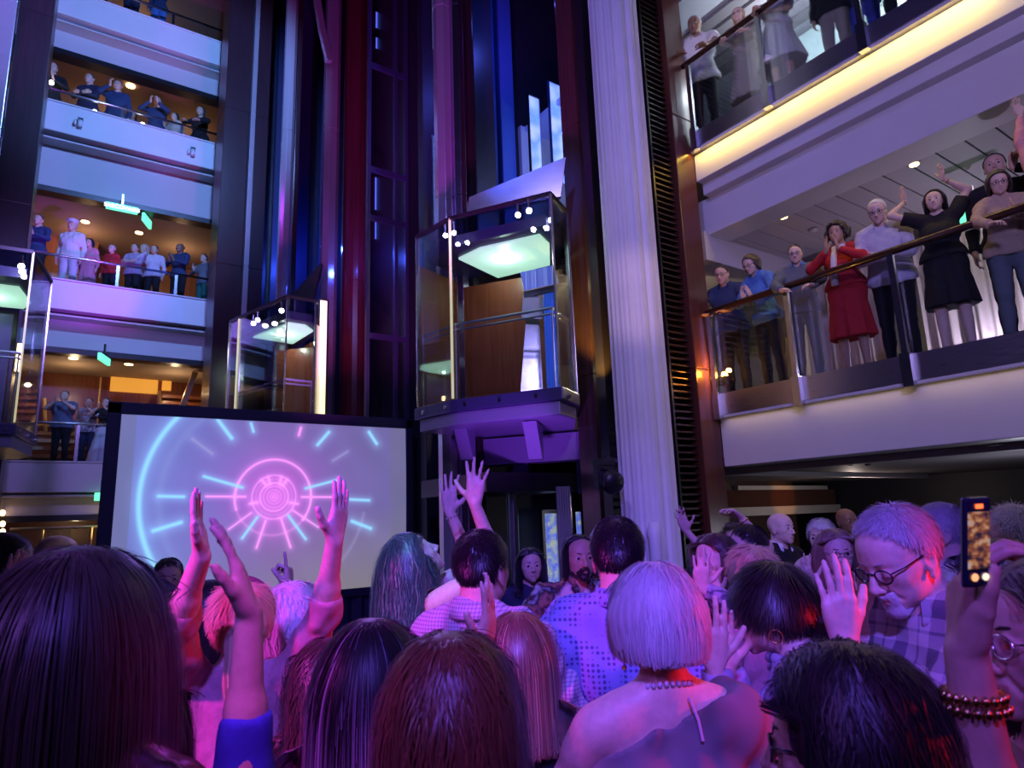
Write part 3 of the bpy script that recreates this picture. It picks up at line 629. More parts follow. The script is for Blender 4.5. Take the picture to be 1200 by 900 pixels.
# ---------------- projection screen
def screen():
    SY = 10.0
    r = empty('projection_screen', 'large projection screen showing a pink and cyan light tunnel', 'screen', (2.8, SY, 0))
    x0, x1, z0, z1 = .74, 4.83, .86, 3.33
    nx, nz = 400, 250
    gx, gz = np.meshgrid(np.linspace(x0, x1, nx), np.linspace(z0, z1, nz))
    gy = SY+.012*np.sin(gx*3)*np.sin(gz*2)
    P = np.stack([gx, gy, gz], -1).reshape(-1, 3)
    def q(cx, cy): p = onY(100+cx/2.857, 440+cy/2.857, SY); return np.array([p[0], p[2]])
    X = np.stack([gx, gz], -1)
    c = q(632, 407); R = lambda px: abs(q(632-px, 407)[0]-c[0])
    d = np.linalg.norm(X-c, axis=-1); ang = np.degrees(np.arctan2(X[..., 1]-c[1], X[..., 0]-c[0]))
    col = np.zeros(X.shape[:2]+(3,)); 
    # background wash
    tx = (gx-x0)/(x1-x0); tz = (gz-z0)/(z1-z0)
    base = np.array([.25, .22, .58])[None, None]*(1-tz[..., None]*.0)
    fl = np.exp(-((gx-1.2)/1.0)**2)
    nz_ = (np.sin(gx*5+gz*3)+np.sin(gx*2.3-gz*6.1+1)+np.sin(gx*9+gz*8))*.02
    col += base*(1+nz_[..., None]); col += fl[..., None]*np.array([.0, .08, .32])
    dn = np.clip((.5-tz)*2, 0, 1)*np.clip(tx*1.4, 0, 1); col += dn[..., None]*np.array([.10, .10, -.20])
    col += (np.exp(-(d/.45)**2))[..., None]*np.array([.62, .05, .42]); col += (np.exp(-(d/1.1)**2))[..., None]*np.array([.16, -.03, .22])
    PINK = np.array([1.5, .48, 1.45]); CY = np.array([.42, 1.0, 1.6])
    def glow(dist, w, cc, a=1.0, soft=3.5):
        nonlocal col
        g = np.exp(-(dist/w)**2)*a; h = np.exp(-(dist/(w*soft))**2)*a*.35
        col = col*(1-g[..., None])+cc*g[..., None]+cc*h[..., None]*.6
    glow(abs(d-R(452)), .035, CY, ((ang > 70) | (ang < -100)).astype(float)*.95)
    glow(abs(d-R(385)), .05, np.array([.35, .45, 1.0]), .35*(((ang > 70) | (ang < -110)).astype(float)), 2)
    glow(abs(d-R(360)), .02, np.array([.5, .5, .9]), .3*((ang > -60) & (ang < -10)).astype(float), 2)
    glow(abs(d-R(132)), .016, PINK, np.where((ang > -40) | (ang < -160), .9, .3))
    for px, w, a in ((75, .009, .7), (62, .006, .35), (48, .009, .8), (36, .006, .6), (24, .006, .6), (14, .006, .6), (5, .008, .7)): glow(abs(d-R(px)), w, PINK, a)
    def seg(a, b, w, cc, al=1.0):
        A = q(*a); Bq = q(*b); ab = Bq-A; t = np.clip(((X-A)@ab)/(ab@ab), 0, 1); dd = np.linalg.norm(X-(A+t[..., None]*ab), axis=-1); glow(dd, w, cc, al)
    for s in (((398, 338), (525, 375), .02, CY), ((405, 405), (535, 406), .014, PINK), ((245, 404), (330, 406), .022, CY), ((228, 520), (320, 492), .028, CY), ((445, 150), (490, 210), .026, CY),
              ((555, 160), (563, 188), .018, CY), ((722, 175), (715, 200), .018, PINK), ((815, 190), (778, 232), .024, CY), ((950, 190), (975, 228), .026, CY),
              ((738, 378), (843, 350), .018, CY), ((725, 407), (835, 407), .014, PINK), ((888, 415), (950, 418), .020, CY), ((893, 488), (955, 512), .026, CY),
              ((480, 515), (555, 460), .011, PINK), ((575, 475), (525, 545), .018, CY), ((603, 487), (573, 577), .015, PINK), ((655, 480), (687, 575), .015, PINK), ((680, 470), (738, 548), .018, CY), ((695, 452), (780, 508), .011, PINK),
              ((590, 350), (605, 368), .012, PINK), ((612, 342), (618, 362), .012, PINK), ((655, 342), (650, 362), .012, PINK), ((675, 350), (660, 368), .012, PINK), ((550, 430), (575, 425), .014, PINK), ((685, 426), (712, 430), .014, PINK)): seg(*s)
    seg((358, 212), (425, 262), .02, np.array([.5, .5, .95]), .6); seg((830, 285), (878, 255), .018, np.array([.5, .5, .95]), .6)
    m1 = (tx < .045) | (tx > .935); col[m1] = col[m1]*.55+np.array([.11, .11, .16])
    col = np.clip(col, 0, 1.7)
    me = bpy.data.meshes.new('screen_surface')
    idx = np.arange(nx*nz).reshape(nz, nx); fa = np.stack([idx[:-1, :-1], idx[:-1, 1:], idx[1:, 1:], idx[1:, :-1]], -1).reshape(-1, 4)
    P[:, 0] -= 2.8; P[:, 1] -= SY
    fast_mesh(me, P, fa)
    at = me.color_attributes.new('picture', 'FLOAT_COLOR', 'POINT'); at.data.foreach_set('color', np.concatenate([col.reshape(-1, 3), np.ones((nx*nz, 1))], 1).astype(np.float32).ravel())
    m = bpy.data.materials.new('projected_picture'); m.use_nodes = True; N, L, B = nodes(m)
    a = N.new('ShaderNodeVertexColor'); a.layer_name = 'picture'; L.new(a.outputs[0], B.inputs['Emission Color']); B.inputs['Emission Strength'].default_value = SCREEN_E
    B.inputs['Base Color'].default_value = (.06, .06, .07, 1); B.inputs['Roughness'].default_value = .8
    me.materials.append(m); o = bpy.data.objects.new('screen_surface', me); COL.objects.link(o); o.parent = r
    NAVY = mat('navy_border', (.02, .022, .075), .6)
    fr = MB().box(x0-.16, x0, SY-.03, SY+.06, z0-.1, z1+.15).box(x1, x1+.12, SY-.03, SY+.06, z0-.1, z1+.15).box(x0-.16, x1+.12, SY-.03, SY+.06, z1, z1+.16).box(x0-.16, x1+.12, SY-.03, SY+.06, z0-.12, z0)
    part('screen_frame', fr, NAVY, r, bevel=.01)
    part('skirt', MB().add([(x0+(x1-x0)*i/60, SY+.02+.03*math.sin(i*1.9), z) for z in (0, z0-.12) for i in range(61)], [(i, i+1, 62+i, 61+i) for i in range(60)]), NAVY, r)
    for x in (x0-.05, x1+.03): part('leg', MB().box(x-.04, x+.04, SY+.02, SY+.1, 0, z0).box(x-.05, x+.05, SY-.4, SY+.5, 0, .05), BLACK, r)
SCREEN_E = .64
screen()
# ================================================================ PEOPLE ENGINE
f32 = np.float32
def nrm(v): v = np.array(v, float); return v/(np.linalg.norm(v)+1e-12)
class Field:
    def __init__(s, lo, hi, r, zc=None):
        """zc: [(height, spacing)] coarser spacing below a height"""
        s.r = r; s.lo = np.array(lo, float)-2*r; s.n = np.ceil((np.array(hi, float)+2*r-s.lo)/r).astype(int)+1
        s.ax = [(s.lo[i]+np.arange(s.n[i])*r).astype(f32) for i in range(3)]
        if zc:
            z = [s.lo[2]]
            while z[-1] < hi[2]+2*r:
                st = r
                for h, sp in zc:
                    if z[-1] < h: st = max(sp, r); break
                z.append(z[-1]+st)
            s.ax[2] = np.array(z, f32); s.n[2] = len(z)
        s.F = np.full(tuple(s.n), .08, f32)
    def sl(s, lo, hi):
        a = np.array([np.searchsorted(s.ax[i], lo[i])-1 for i in range(3)]).clip(0, None); b = np.array([np.searchsorted(s.ax[i], hi[i])+1 for i in range(3)]).clip(0, s.n)
        if np.any(b <= a): return None, None
        S = tuple(slice(i, j) for i, j in zip(a, b))
        return S, (s.ax[0][S[0]][:, None, None], s.ax[1][S[1]][None, :, None], s.ax[2][S[2]][None, None, :])
    def mix(s, S, d, k, sub=False):
        A = s.F[S]
        if sub:
            if k > 0:
                h = np.clip(.5-.5*(A+d)/k, 0, 1); s.F[S] = A*(1-h)-d*h+k*h*(1-h)
            else: s.F[S] = np.maximum(A, -d)
        elif k > 0:
            h = np.clip(.5+.5*(d-A)/k, 0, 1); s.F[S] = d*(1-h)+A*h-k*h*(1-h)
        else: s.F[S] = np.minimum(A, d)
    def cone(s, a, b, ra, rb, k=.012, flat=None, sub=False, cut=0):
        a = np.array(a, float); b = np.array(b, float); R = max(ra, rb)+max(k, 3*s.r)
        S, g = s.sl(np.minimum(a, b)-R, np.maximum(a, b)+R)
        if S is None: return
        px, py, pz = g[0]-f32(a[0]), g[1]-f32(a[1]), g[2]-f32(a[2]); d = b-a; L2 = float(d@d)+1e-12
        t = (px*f32(d[0])+py*f32(d[1])+pz*f32(d[2]))/f32(L2); tc = np.clip(t, 0, 1)
        qx, qy, qz = px-tc*f32(d[0]), py-tc*f32(d[1]), pz-tc*f32(d[2])
        if flat is not None:
            fd, ff = flat; c = qx*f32(fd[0])+qy*f32(fd[1])+qz*f32(fd[2]); e = c*f32(ff-1)
            qx, qy, qz = qx+e*f32(fd[0]), qy+e*f32(fd[1]), qz+e*f32(fd[2])
        dist = np.sqrt(qx*qx+qy*qy+qz*qz)-(f32(ra)+tc*f32(rb-ra))
        if cut: dist = np.maximum(dist, (t-1)*f32(math.sqrt(L2)))
        if cut == 2: dist = np.maximum(dist, -t*f32(math.sqrt(L2)))
        s.mix(S, dist, k, sub)
    def ell(s, c, R, k=.012, M=None, sub=False):
        c = np.array(c, float); m = max(R)+max(k, 3*s.r); S, g = s.sl(c-m, c+m)
        if S is None: return
        px, py, pz = g[0]-f32(c[0]), g[1]-f32(c[1]), g[2]-f32(c[2])
        if M is not None:
            M = np.array(M, float)  # columns: local axes in field space
            px, py, pz = (px*f32(M[0, i])+py*f32(M[1, i])+pz*f32(M[2, i]) for i in range(3))
        k0 = np.sqrt((px/f32(R[0]))**2+(py/f32(R[1]))**2+(pz/f32(R[2]))**2); k1 = np.sqrt((px/f32(R[0]**2))**2+(py/f32(R[1]**2))**2+(pz/f32(R[2]**2))**2)+1e-6
        s.mix(S, k0*(k0-1)/k1, k, sub)
    def plane(s, p, n):   # keep the side opposite n
        n = nrm(n); g = (s.ax[0][:, None, None]-f32(p[0]))*f32(n[0])+(s.ax[1][None, :, None]-f32(p[1]))*f32(n[1])+(s.ax[2][None, None, :]-f32(p[2]))*f32(n[2])
        s.F = np.maximum(s.F, g)
    def sample(s, T, Mi, o, sc, k):
        """union of template field T placed with rotation columns M (local->field), origin o, scale sc"""
        R = .17*sc; S, g = s.sl(o-R*1.25, o+R*1.25)
        if S is None: return
        P = np.stack(np.broadcast_arrays(*g), -1).reshape(-1, 3)-o.astype(f32); Lc = (P@Mi.astype(f32))/f32(sc)
        q = (Lc-T.lo.astype(f32))/f32(T.r); i = np.floor(q).astype(np.int32); ok = np.all((i >= 0) & (i < T.n-1), 1)
        d = np.full(len(P), .08, f32); i = i[ok]; f = q[ok]-i
        F = T.F; v = 0
        for a in (0, 1):
            for b in (0, 1):
                for c in (0, 1):
                    w_ = (f[:, 0] if a else 1-f[:, 0])*(f[:, 1] if b else 1-f[:, 1])*(f[:, 2] if c else 1-f[:, 2]); v = v+w_*F[i[:, 0]+a, i[:, 1]+b, i[:, 2]+c]
        d[ok] = v*sc; s.mix(S, d.reshape(s.F[S].shape), k)
    def noise(s, amp, sc, seed=0, vert=1.0):
        rg = np.random.default_rng(seed); x, y, z = s.ax[0][:, None, None], s.ax[1][None, :, None], s.ax[2][None, None, :]
        v = np.zeros(s.F.shape, f32)
        for i in range(4):
            d = rg.normal(size=3)*sc*(1+.6*i); d[2] *= vert; p = rg.uniform(0, 6.28); e = rg.normal(size=3)*sc*.6
            v += np.sin(x*f32(d[0])+y*f32(d[1])+z*f32(d[2])+f32(p)+f32(1.3)*np.sin(x*f32(e[0])+y*f32(e[1])+z*f32(e[2])))/f32(1+.5*i)
        s.F += v*f32(amp)
    def mesh(s):
        F = s.F; F[0] = F[-1] = .05; F[:, 0] = F[:, -1] = .05; F[:, :, 0] = F[:, :, -1] = .05
        I = F < 0; nx, ny, nz = F.shape
        c = I[:-1, :-1, :-1].astype(np.int8)
        for a in (0, 1):
            for b in (0, 1):
                for d in (0, 1):
                    if a+b+d: c = c+I[a:nx-1+a, b:ny-1+b, d:nz-1+d]
        act = (c > 0) & (c < 8); ids = np.argwhere(act)
        if len(ids) == 0: return np.zeros((0, 3)), np.zeros((0, 4), int)
        idx = np.full(act.shape, -1, np.int32); idx[act] = np.arange(len(ids))
        cv = {}
        for a in (0, 1):
            for b in (0, 1):
                for d in (0, 1): cv[a, b, d] = F[ids[:, 0]+a, ids[:, 1]+b, ids[:, 2]+d]
        acc = np.zeros((len(ids), 3)); cnt = np.zeros(len(ids))
        for ax_ in range(3):
            for u in (0, 1):
                for w_ in (0, 1):
                    A = [u, w_]; A.insert(ax_, 0); Bq = [u, w_]; Bq.insert(ax_, 1)
                    va, vb = cv[tuple(A)], cv[tuple(Bq)]; m = (va < 0) != (vb < 0); t = np.where(m, va/(va-vb+1e-12), 0)
                    p = np.array(A, float)[None].repeat(len(ids), 0); p[:, ax_] = t; acc += p*m[:, None]; cnt += m
        fr = acc/cnt[:, None]; P = np.stack([s.ax[i][ids[:, i]]+(s.ax[i][ids[:, i]+1]-s.ax[i][ids[:, i]])*fr[:, i] for i in range(3)], 1).astype(float)
        Q = []
        for ax_ in range(3):
            A = [slice(None)]*3; Bq = [slice(None)]*3; A[ax_] = slice(0, -1); Bq[ax_] = slice(1, None)
            x = I[tuple(A)] != I[tuple(Bq)]; e = np.argwhere(x); 
            if len(e) == 0: continue
            o1, o2 = [(1, 2), (2, 0), (0, 1)][ax_]
            e = e[(e[:, o1] > 0) & (e[:, o2] > 0) & (e[:, o1] < F.shape[o1]-1) & (e[:, o2] < F.shape[o2]-1)]
            def g(a, b): t = e.copy(); t[:, o1] -= a; t[:, o2] -= b; return idx[t[:, 0], t[:, 1], t[:, 2]]
            q = np.stack([g(1, 1), g(0, 1), g(0, 0), g(1, 0)], 1); fl = ~I[e[:, 0], e[:, 1], e[:, 2]]; q[fl] = q[fl][:, ::-1]; Q.append(q)
        Q = np.concatenate(Q); return P, Q[np.all(Q >= 0, 1)]
def mesh_obj(name, P, Q, mats, parent, mi=None):
    me = bpy.data.meshes.new(name); fast_mesh(me, P, Q)
    for m in (mats if isinstance(mats, (list, tuple)) else [mats]): me.materials.append(m)
    if mi is not None: me.polygons.foreach_set('material_index', mi.astype(np.int32))
    o = bpy.data.objects.new(name, me); COL.objects.link(o); o.parent = parent; return o

# ---------------- head templates
def head_field(sex, closed, smile=.0, r=.0028):
    f = Field((-.10, -.125, -.135), (.10, .13, .13), r); m = sex == 'm'; C_, E_ = f.cone, f.ell
    E_((0, -.012, .028), (.073, .092, .084), 0); E_((0, .028, .03), (.062, .056, .06), .03)
    E_((0, .033, -.03), (.060, .052, .068), .03); E_((0, .022, -.064), (.057 if m else .052, .054, .044), .03)
    E_((0, .072, -.099), (.024 if m else .018, .017, .017), .022)
    E_((0, .055, -.062), (.034, .034, .03), .02)
    for sx in (-1, 1):
        C_((sx*.043, .056, -.020), (sx*.055, .01, -.012), .017, .014, .022)
        C_((sx*.012, .080, .019), (sx*.044, .064, .021), .010 if m else .007, .008, .014)
        E_((sx*.031, .096, -.001), (.020, .018, .0135), .012, sub=True)
        if closed:
            E_((sx*.031, .0735, -.001), (.0150, .0145, .0125), .004)
            C_((sx*.019, .0845, -.007), (sx*.031, .0885, -.010), .0028, .003, .003); C_((sx*.031, .0885, -.010), (sx*.043, .082, -.006), .003, .0026, .003)
        else:
            E_((sx*.031, .0712, 0), (.0140, .0130, .0120), .004)
            C_((sx*.0165, .0835, .003), (sx*.031, .0880, .0108), .003, .0034, .003); C_((sx*.031, .0880, .0108), (sx*.0455, .0795, .003), .0034, .003, .003)
            C_((sx*.0175, .083, -.003), (sx*.031, .0860, -.0102), .0026, .0026, .003); C_((sx*.031, .0860, -.0102), (sx*.0445, .079, -.002), .0026, .0026, .003)
        E_((sx*.013, .094, -.041), (.009, .010, .008), .006); E_((sx*.0075, .103, -.0475), (.0035, .005, .004), .002, sub=True)
        E_((sx*.074, -.010, -.012), (.008, .019, .032), .006); C_((sx*.078, -.024, .012), (sx*.080, -.006, .021), .005, .005, .004); C_((sx*.078, -.026, .012), (sx*.077, -.020, -.025), .005, .004, .004)
        E_((sx*.084, -.004, -.008), (.007, .011, .019), .004, sub=True); E_((sx*.074, .0, -.044), (.006, .008, .009), .005)
        C_((sx*.018, .086, -.049), (sx*.032, .074, -.068), .003, .003, .01, sub=True)
    n = 1.15 if m else .95
    C_((0, .083, .012), (0, .104+.004*n, -.034), .0075, .0095*n, .008); E_((0, .104+.004*n, -.037), (.0095*n, .010, .009), .006)
    zc = -.067+smile*.006
    for sx in (-1, 1):
        C_((0, .0925, -.0635), (sx*.022, .080, zc), .0052, .003, .004); C_((0, .0915, -.0735), (sx*.020, .080, zc-.003), .0065, .003, .004)
        C_((0, .0975, -.0685), (sx*.022, .084, zc-.0015), .0018, .0012, .0015, sub=True)
    return f
_HT = {}
def head_template(sex, closed):
    if (sex, closed) not in _HT: _HT[sex, closed] = head_field(sex, closed, .4)
    return _HT[sex, closed]
def eyeball(parent, side, M, hc, s, look=(0, 1, 0), iris=None):
    c = hc+M@(np.array([side*.031, .0752, .0])*s); R = .0132*s; ld = nrm(M@nrm(look)); P = []; F = []; mi = []
    n, m_ = 16, 10; u = nrm(np.cross(ld, M[:, 2])); v = np.cross(u, ld)
    for i in range(m_+1):
        a = math.pi*(i/m_)**1.3
        for k in range(n): t = 2*math.pi*k/n; P.append(c+R*(ld*math.cos(a)+(u*math.cos(t)+v*math.sin(t))*math.sin(a)))
    for i in range(m_):
        for k in range(n): F.append((i*n+k, (i+1)*n+k, (i+1)*n+(k+1) % n, i*n+(k+1) % n)); mi.append(2 if i < 2 else 1 if i < 3 else 0)
    return mesh_obj('eye', np.array(P), np.array(F), [mat('eye_white', (.75, .72, .72), .25), iris or mat('iris_brown', (.10, .05, .03), .2), mat('pupil', (.01, .01, .01), .1)], parent, np.array(mi))

# ---------------- hands
HAND = {'flat': ([.08]*4, .12, [-.10, -.03, .05, .13], .75), 'clap': ([.16, .14, .16, .2], .3, [-.06, -.02, .03, .08], .35), 'relaxed': ([.45, .5, .55, .6], .35, [-.05, 0, .04, .09], .5),
        'spread': ([.12, .08, .12, .18], .2, [-.24, -.05, .13, .32], .95), 'cup': ([.5, .55, .6, .6], .4, [-.05, -.01, .03, .07], .4), 'fist': ([1.35, 1.4, 1.4, 1.4], .6, [-.02, 0, .02, .04], .15), 'point': ([.05, 1.4, 1.4, 1.4], .6, [-.03, 0, .02, .04], .2),
        'grip': ([.55, .6, .65, .7], .1, [-.06, -.01, .03, .08], .1), 'hold': ([.75, .8, .8, .85], .45, [-.1, -.02, .06, .14], .9)}
def hand_prims(w_, D, N, side, kind, s):
    """w_: wrist; D: finger direction; N: palm normal (palm faces N); side +1 right hand. returns prims"""
    D = nrm(D); N = nrm(np.array(N, float)-D*(D@np.array(N, float))); T = np.cross(N, D)*-1.0*(-1)  # across the palm
    X = np.cross(D, N)*side   # towards the thumb for side=+1
    curls, tc, spread, tout = HAND[kind]; out = []
    L = [(.040, .026, .020), (.045, .029, .021), (.041, .027, .020), (.032, .021, .018)]; Rr = [.0088, .0090, .0084, .0076]
    bx = [.028, .009, -.010, -.028]; by = [.088, .092, .087, .078]
    # palm: metacarpals
    for i in range(4):
        b = w_+(D*by[i]+X*bx[i])*s; a = w_+(D*.012+X*bx[i]*.55)*s
        out.append((a, b, .0145*s, .0115*s, .012*s, 'palm'))
    out.append((w_+(D*.03+X*.012+N*.004)*s, w_+(D*.065+X*.022+N*.004)*s, .016*s, .013*s, .012*s, 'palm'))
    out.append((w_+(D*.025-X*.016+N*.003)*s, w_+(D*.06-X*.024+N*.002)*s, .014*s, .012*s, .012*s, 'palm'))
    for i in range(4):
        p = w_+(D*by[i]+X*bx[i])*s; d0 = nrm(D*math.cos(spread[i])-X*math.sin(spread[i])); ang = 0; r0 = Rr[i]*s
        for j in range(3):
            ang += curls[i]*(.8 if j == 0 else 1.0); d = d0*math.cos(ang)+N*math.sin(ang); q = p+d*L[i][j]*s
            r1 = r0*(.93 if j < 2 else .86); out.append((p, q, r0, r1, .0035*s if j else .006*s, 'finger')); p = q; r0 = r1
    # thumb
    p = w_+(D*.022+X*.022+N*.006)*s; d = nrm(D*(1-.35*tout)+X*(.35+tout*.75)+N*.35*tc*2); q = p+d*.042*s; out.append((p, q, .0145*s, .0115*s, .012*s, 'palm'))
    d2 = nrm(d+D*.35+N*tc*.5); q2 = q+d2*.033*s; out.append((q, q2, .0115*s, .0105*s, .005*s, 'finger'))
    d3 = nrm(d2+D*.25+N*tc*.5); out.append((q2, q2+d3*.026*s, .0105*s, .0085*s, .004*s, 'finger'))
    return out

def rotm(ax, a):
    return np.array(Matrix.Rotation(a, 3, V(ax)))
def az_dir(face): a = YAW+math.radians(face); return np.array([math.sin(a), math.cos(a), 0])
def cdir(r, u, f_): return CRI*r+CUP*u+CFW*f_

class Person: pass
def person(label, head=None, D=3, face=0, floor=0.0, sex='f', H=None, lean=0, side=0, hyaw=0, hpitch=0, hroll=0, arms=('down', 'down'), skin='SKIN', hair=None, top=None, bottom=None,
           res=None, closed=False, glasses=None, headscale=1.0, group=None, fat=1.0, root=None, extras=(), shoes=True, eyelook=(0, 1, -.1), brow=None, zoff=0):
    """head: (px, py) of the head centre in the photograph at depth D; face: heading in degrees, 0 = away from the camera, 90 = to the photo's right"""
    m = sex == 'm'
    az = YAW+math.radians(face); Rw = np.array([[math.cos(az), math.sin(az), 0], [-math.sin(az), math.cos(az), 0], [0, 0, 1.0]])  # local -> world
    # unit skeleton (H = 1.7)
    Lm = rotm((1, 0, 0), -math.radians(lean))@rotm((0, 1, 0), math.radians(side))
    P0 = np.array([0, 0, .93]); up_ = lambda x, y, z: P0+Lm@(np.array([x, y, z])-P0)
    Hm = rotm((0, 0, 1), -math.radians(hyaw))@rotm((1, 0, 0), math.radians(hpitch))@rotm((0, 1, 0), math.radians(hroll))
    Hm = (rotm((1, 0, 0), -math.radians(lean*.5)))@Hm
    nb = up_(0, -.012, 1.455); hc0 = nb+Lm@np.array([0, .005, .055])+Hm@np.array([0, .022, .085])
    Hc = np.array(atD(head[0], head[1], D)) if head is not None else None
    if root is None:
        sH = (Hc[2]-floor)/hc0[2]
        if H: sH = H/1.7
        rt = Hc-Rw@(hc0*sH); rt[2] = floor
        if H: rt[2] = floor
    else: rt = np.array([root[0], root[1], floor], float); sH = (H or 1.7)/1.7
    s = sH
    if not (.80 < s < 1.2): print('HEIGHT?', label, round(s*1.7, 2), 'D', D)
    if head is not None and res is None: res = float(np.clip(.0042*D/1.5, .0044, .0105))
    res = res or .008
    rt_ = bpy.data.objects.new('person', None); COL.objects.link(rt_); rt_.location = tuple(rt); rt_.rotation_euler = (0, 0, -az); tag(rt_, label, 'person', group)
    W2L = lambda p: Rw.T@(np.array(p, float)-rt)
    sh = .175 if m else .155
    ax_ = {'X': Lm[:, 0], 'Y': Lm[:, 1], 'Z': Lm[:, 2]}
    T = []; fl = (ax_['Y'], 1.25)
    def t(a, b, ra, rb, k=.04, flat=fl, tg='torso'): T.append((up_(*a)*s, up_(*b)*s, ra*s, rb*s, k*s, flat, tg))
    g = fat
    if m:
        t((-.055, 0, .93), (.055, 0, .93), .115*g, .115*g, tg='pelvis'); t((-.05, .005, 1.06), (.05, .005, 1.06), .108*g, .108*g); t((-.075, 0, 1.26), (.075, 0, 1.26), .112*g, .112*g); t((-.10, -.005, 1.36), (.10, -.005, 1.36), .075, .075)
        t((0, .02, 1.0), (0, .01, 1.2), .12*g, .12*g)
    else:
        t((-.065, 0, .92), (.065, 0, .92), .115*g, .115*g, tg='pelvis'); t((-.04, 0, 1.07), (.04, 0, 1.07), .094*g, .094*g); t((-.062, 0, 1.25), (.062, 0, 1.25), .098*g, .098*g); t((-.085, -.005, 1.35), (.085, -.005, 1.35), .068, .068)
        t((0, .01, 1.0), (0, .0, 1.2), .105*g, .105*g)
        for sx in (-1, 1): T.append((up_(sx*.058, .055, 1.25)*s, up_(sx*.060, .082, 1.222)*s, .054*s*g, .046*s*g, .06*s, None, 'torso'))
        T.append((up_(-.04, .07, 1.24)*s, up_(.04, .07, 1.24)*s, .05*s*g, .05*s*g, .05*s, None, 'torso'))
    t((-sh+.045, -.012, 1.40), (sh-.045, -.012, 1.40), .052, .052, .03, (ax_['Y'], 1.1))
    nr = .058 if m else .047
    for sx in (-1, 1): t((sx*(sh-.03), -.015, 1.405), (0, -.02, 1.47), .044, .042, .03, None)
    NK = [(up_(0, -.018, 1.42)*s, (hc0+Hm@np.array([0, -.022, -.05]))*s, nr*s*1.08, nr*s, .02*s)]
    # legs
    Lg = []
    for sx in (-1, 1):
        hp = np.array([sx*.088, 0, .90])*s; kn = np.array([sx*.098, .02, .49])*s; an = np.array([sx*.105, -.015, .085])*s
        Lg += [(hp, kn, .088*s*g, .056*s, .03*s, 'thigh'), (kn, an, .054*s, .036*s, .02*s, 'shin'), (kn+np.array([0, -.022, -.12])*s, kn+np.array([0, -.02, -.2])*s, .042*s, .036*s, .03*s, 'shin'), (an+np.array([0, -.01, -.04])*s, np.array([sx*.125, .15, .03])*s, .034*s, .026*s, .02*s, 'foot')]
    # arms
    A = []; wr = []
    for i, sx in enumerate((-1, 1)):
        sp = arms[i]
        if isinstance(sp, str): sp = dict(kind=sp)
        kd = sp.get('kind'); hd = dict(hand='relaxed')
        S0 = up_(sx*sh, -.012, 1.395)*s
        if kd == 'down': Wp = up_(sx*.24, .03, .885)*s; pole = np.array([sx*.3, -1, 0]); hd.update(fd=(0, .1, -1), pn=(-sx, 0, 0), hand='relaxed')
        elif kd == 'clap': Wp = up_(sx*.055, .27, 1.20)*s; pole = np.array([sx*1, -.2, -.7]); hd.update(fd=(sx*-.1, .35, .9), pn=(-sx, 0, 0), hand='clap')
        elif kd == 'claphigh': Wp = up_(sx*.06, .26, 1.36)*s; pole = np.array([sx*1, -.1, -.7]); hd.update(fd=(sx*-.1, .2, 1), pn=(-sx, .1, 0), hand='clap')
        elif kd == 'phone': Wp = up_(sx*.07, .28, 1.43)*s; pole = np.array([sx*1, 0, -.8]); hd.update(fd=(0, .35, .9), pn=(-sx*.8, -.5, 0), hand='hold')
        elif kd == 'rail': Wp = up_(sx*.16, .42, 1.13)*s; pole = np.array([sx*1, -.2, -.4]); hd.update(fd=(-sx*.5, .8, -.1), pn=(0, 0, -1), hand='cup')
        elif kd == 'folded': Wp = up_(-sx*.02, .22, 1.17)*s; pole = np.array([sx*1, -.1, -.6]); hd.update(fd=(-sx, .2, 0), pn=(0, -1, 0), hand='cup')
        elif kd == 'raised': Wp = up_(sx*.2, .12, 1.88)*s; pole = np.array([sx*1, -.2, 0]); hd.update(fd=(-sx*.1, .1, 1), pn=(-sx, .2, 0), hand='flat')
        else: Wp = None; pole = np.array([sx*1, -.3, -.5])
        if 'px' in sp: q = sp['px']; Wp = W2L(atD(*q))
        if 'loc' in sp: Wp = up_(*sp['loc'])*s
        if 'pole' in sp: pole = np.array(sp['pole'], float)
        if 'cpole' in sp: pole = Rw.T@cdir(*sp['cpole'])
        for k_ in ('fd', 'pn', 'hand'):
            if k_ in sp: hd[k_] = sp[k_]
        if 'cfd' in sp: hd['fd'] = Rw.T@cdir(*sp['cfd'])
        if 'cpn' in sp: hd['pn'] = Rw.T@cdir(*sp['cpn'])
        hd.setdefault('fd', (0, 0, 1)); hd.setdefault('pn', (-sx, 0, 0))
        dz = nrm(Wp-S0)[2]; S0 = S0+np.array([-sx*.012, 0, .035])*max(0, dz)*s
        a, b = .285*s, .255*s; d = np.linalg.norm(Wp-S0); u = (Wp-S0)/d
        if d > (a+b)*.99:
            k_ = min(d/((a+b)*.99), 1.16); a *= k_; b *= k_
            if d > (a+b)*.99: Wp = S0+u*(a+b)*.99; d = (a+b)*.99; print('REACH?', label, sx)
        ca = (a*a+d*d-b*b)/(2*a*d); ca = max(-1, min(1, ca)); pp = pole-u*(u@pole); pp = nrm(pp); El = S0+u*a*ca+pp*a*math.sqrt(1-ca*ca)
        aw = (1.0 if m else .86)*sp.get('w', 1)
        A += [(S0, El, .050*s*aw, .039*s*aw, .02*s, 'uarm', i), (S0+(El-S0)*.08, S0+(El-S0)*.25, .054*s*aw, .050*s*aw, .03*s, 'uarm', i), (El, Wp, .039*s*aw, .0255*s*aw, .015*s, 'farm', i), (El+(Wp-El)*.1, El+(Wp-El)*.4, .041*s*aw, .036*s*aw, .02*s, 'farm', i)]
        wr.append((Wp, El, nrm(Wp-El), hd, sx, aw))
    # ---- skin: one continuous surface
    pts = [q for p in T for q in p[:2]]+[q for p in A for q in p[:2]]+[q for p in Lg for q in p[:2]]+[hc0*s]
    hands = []
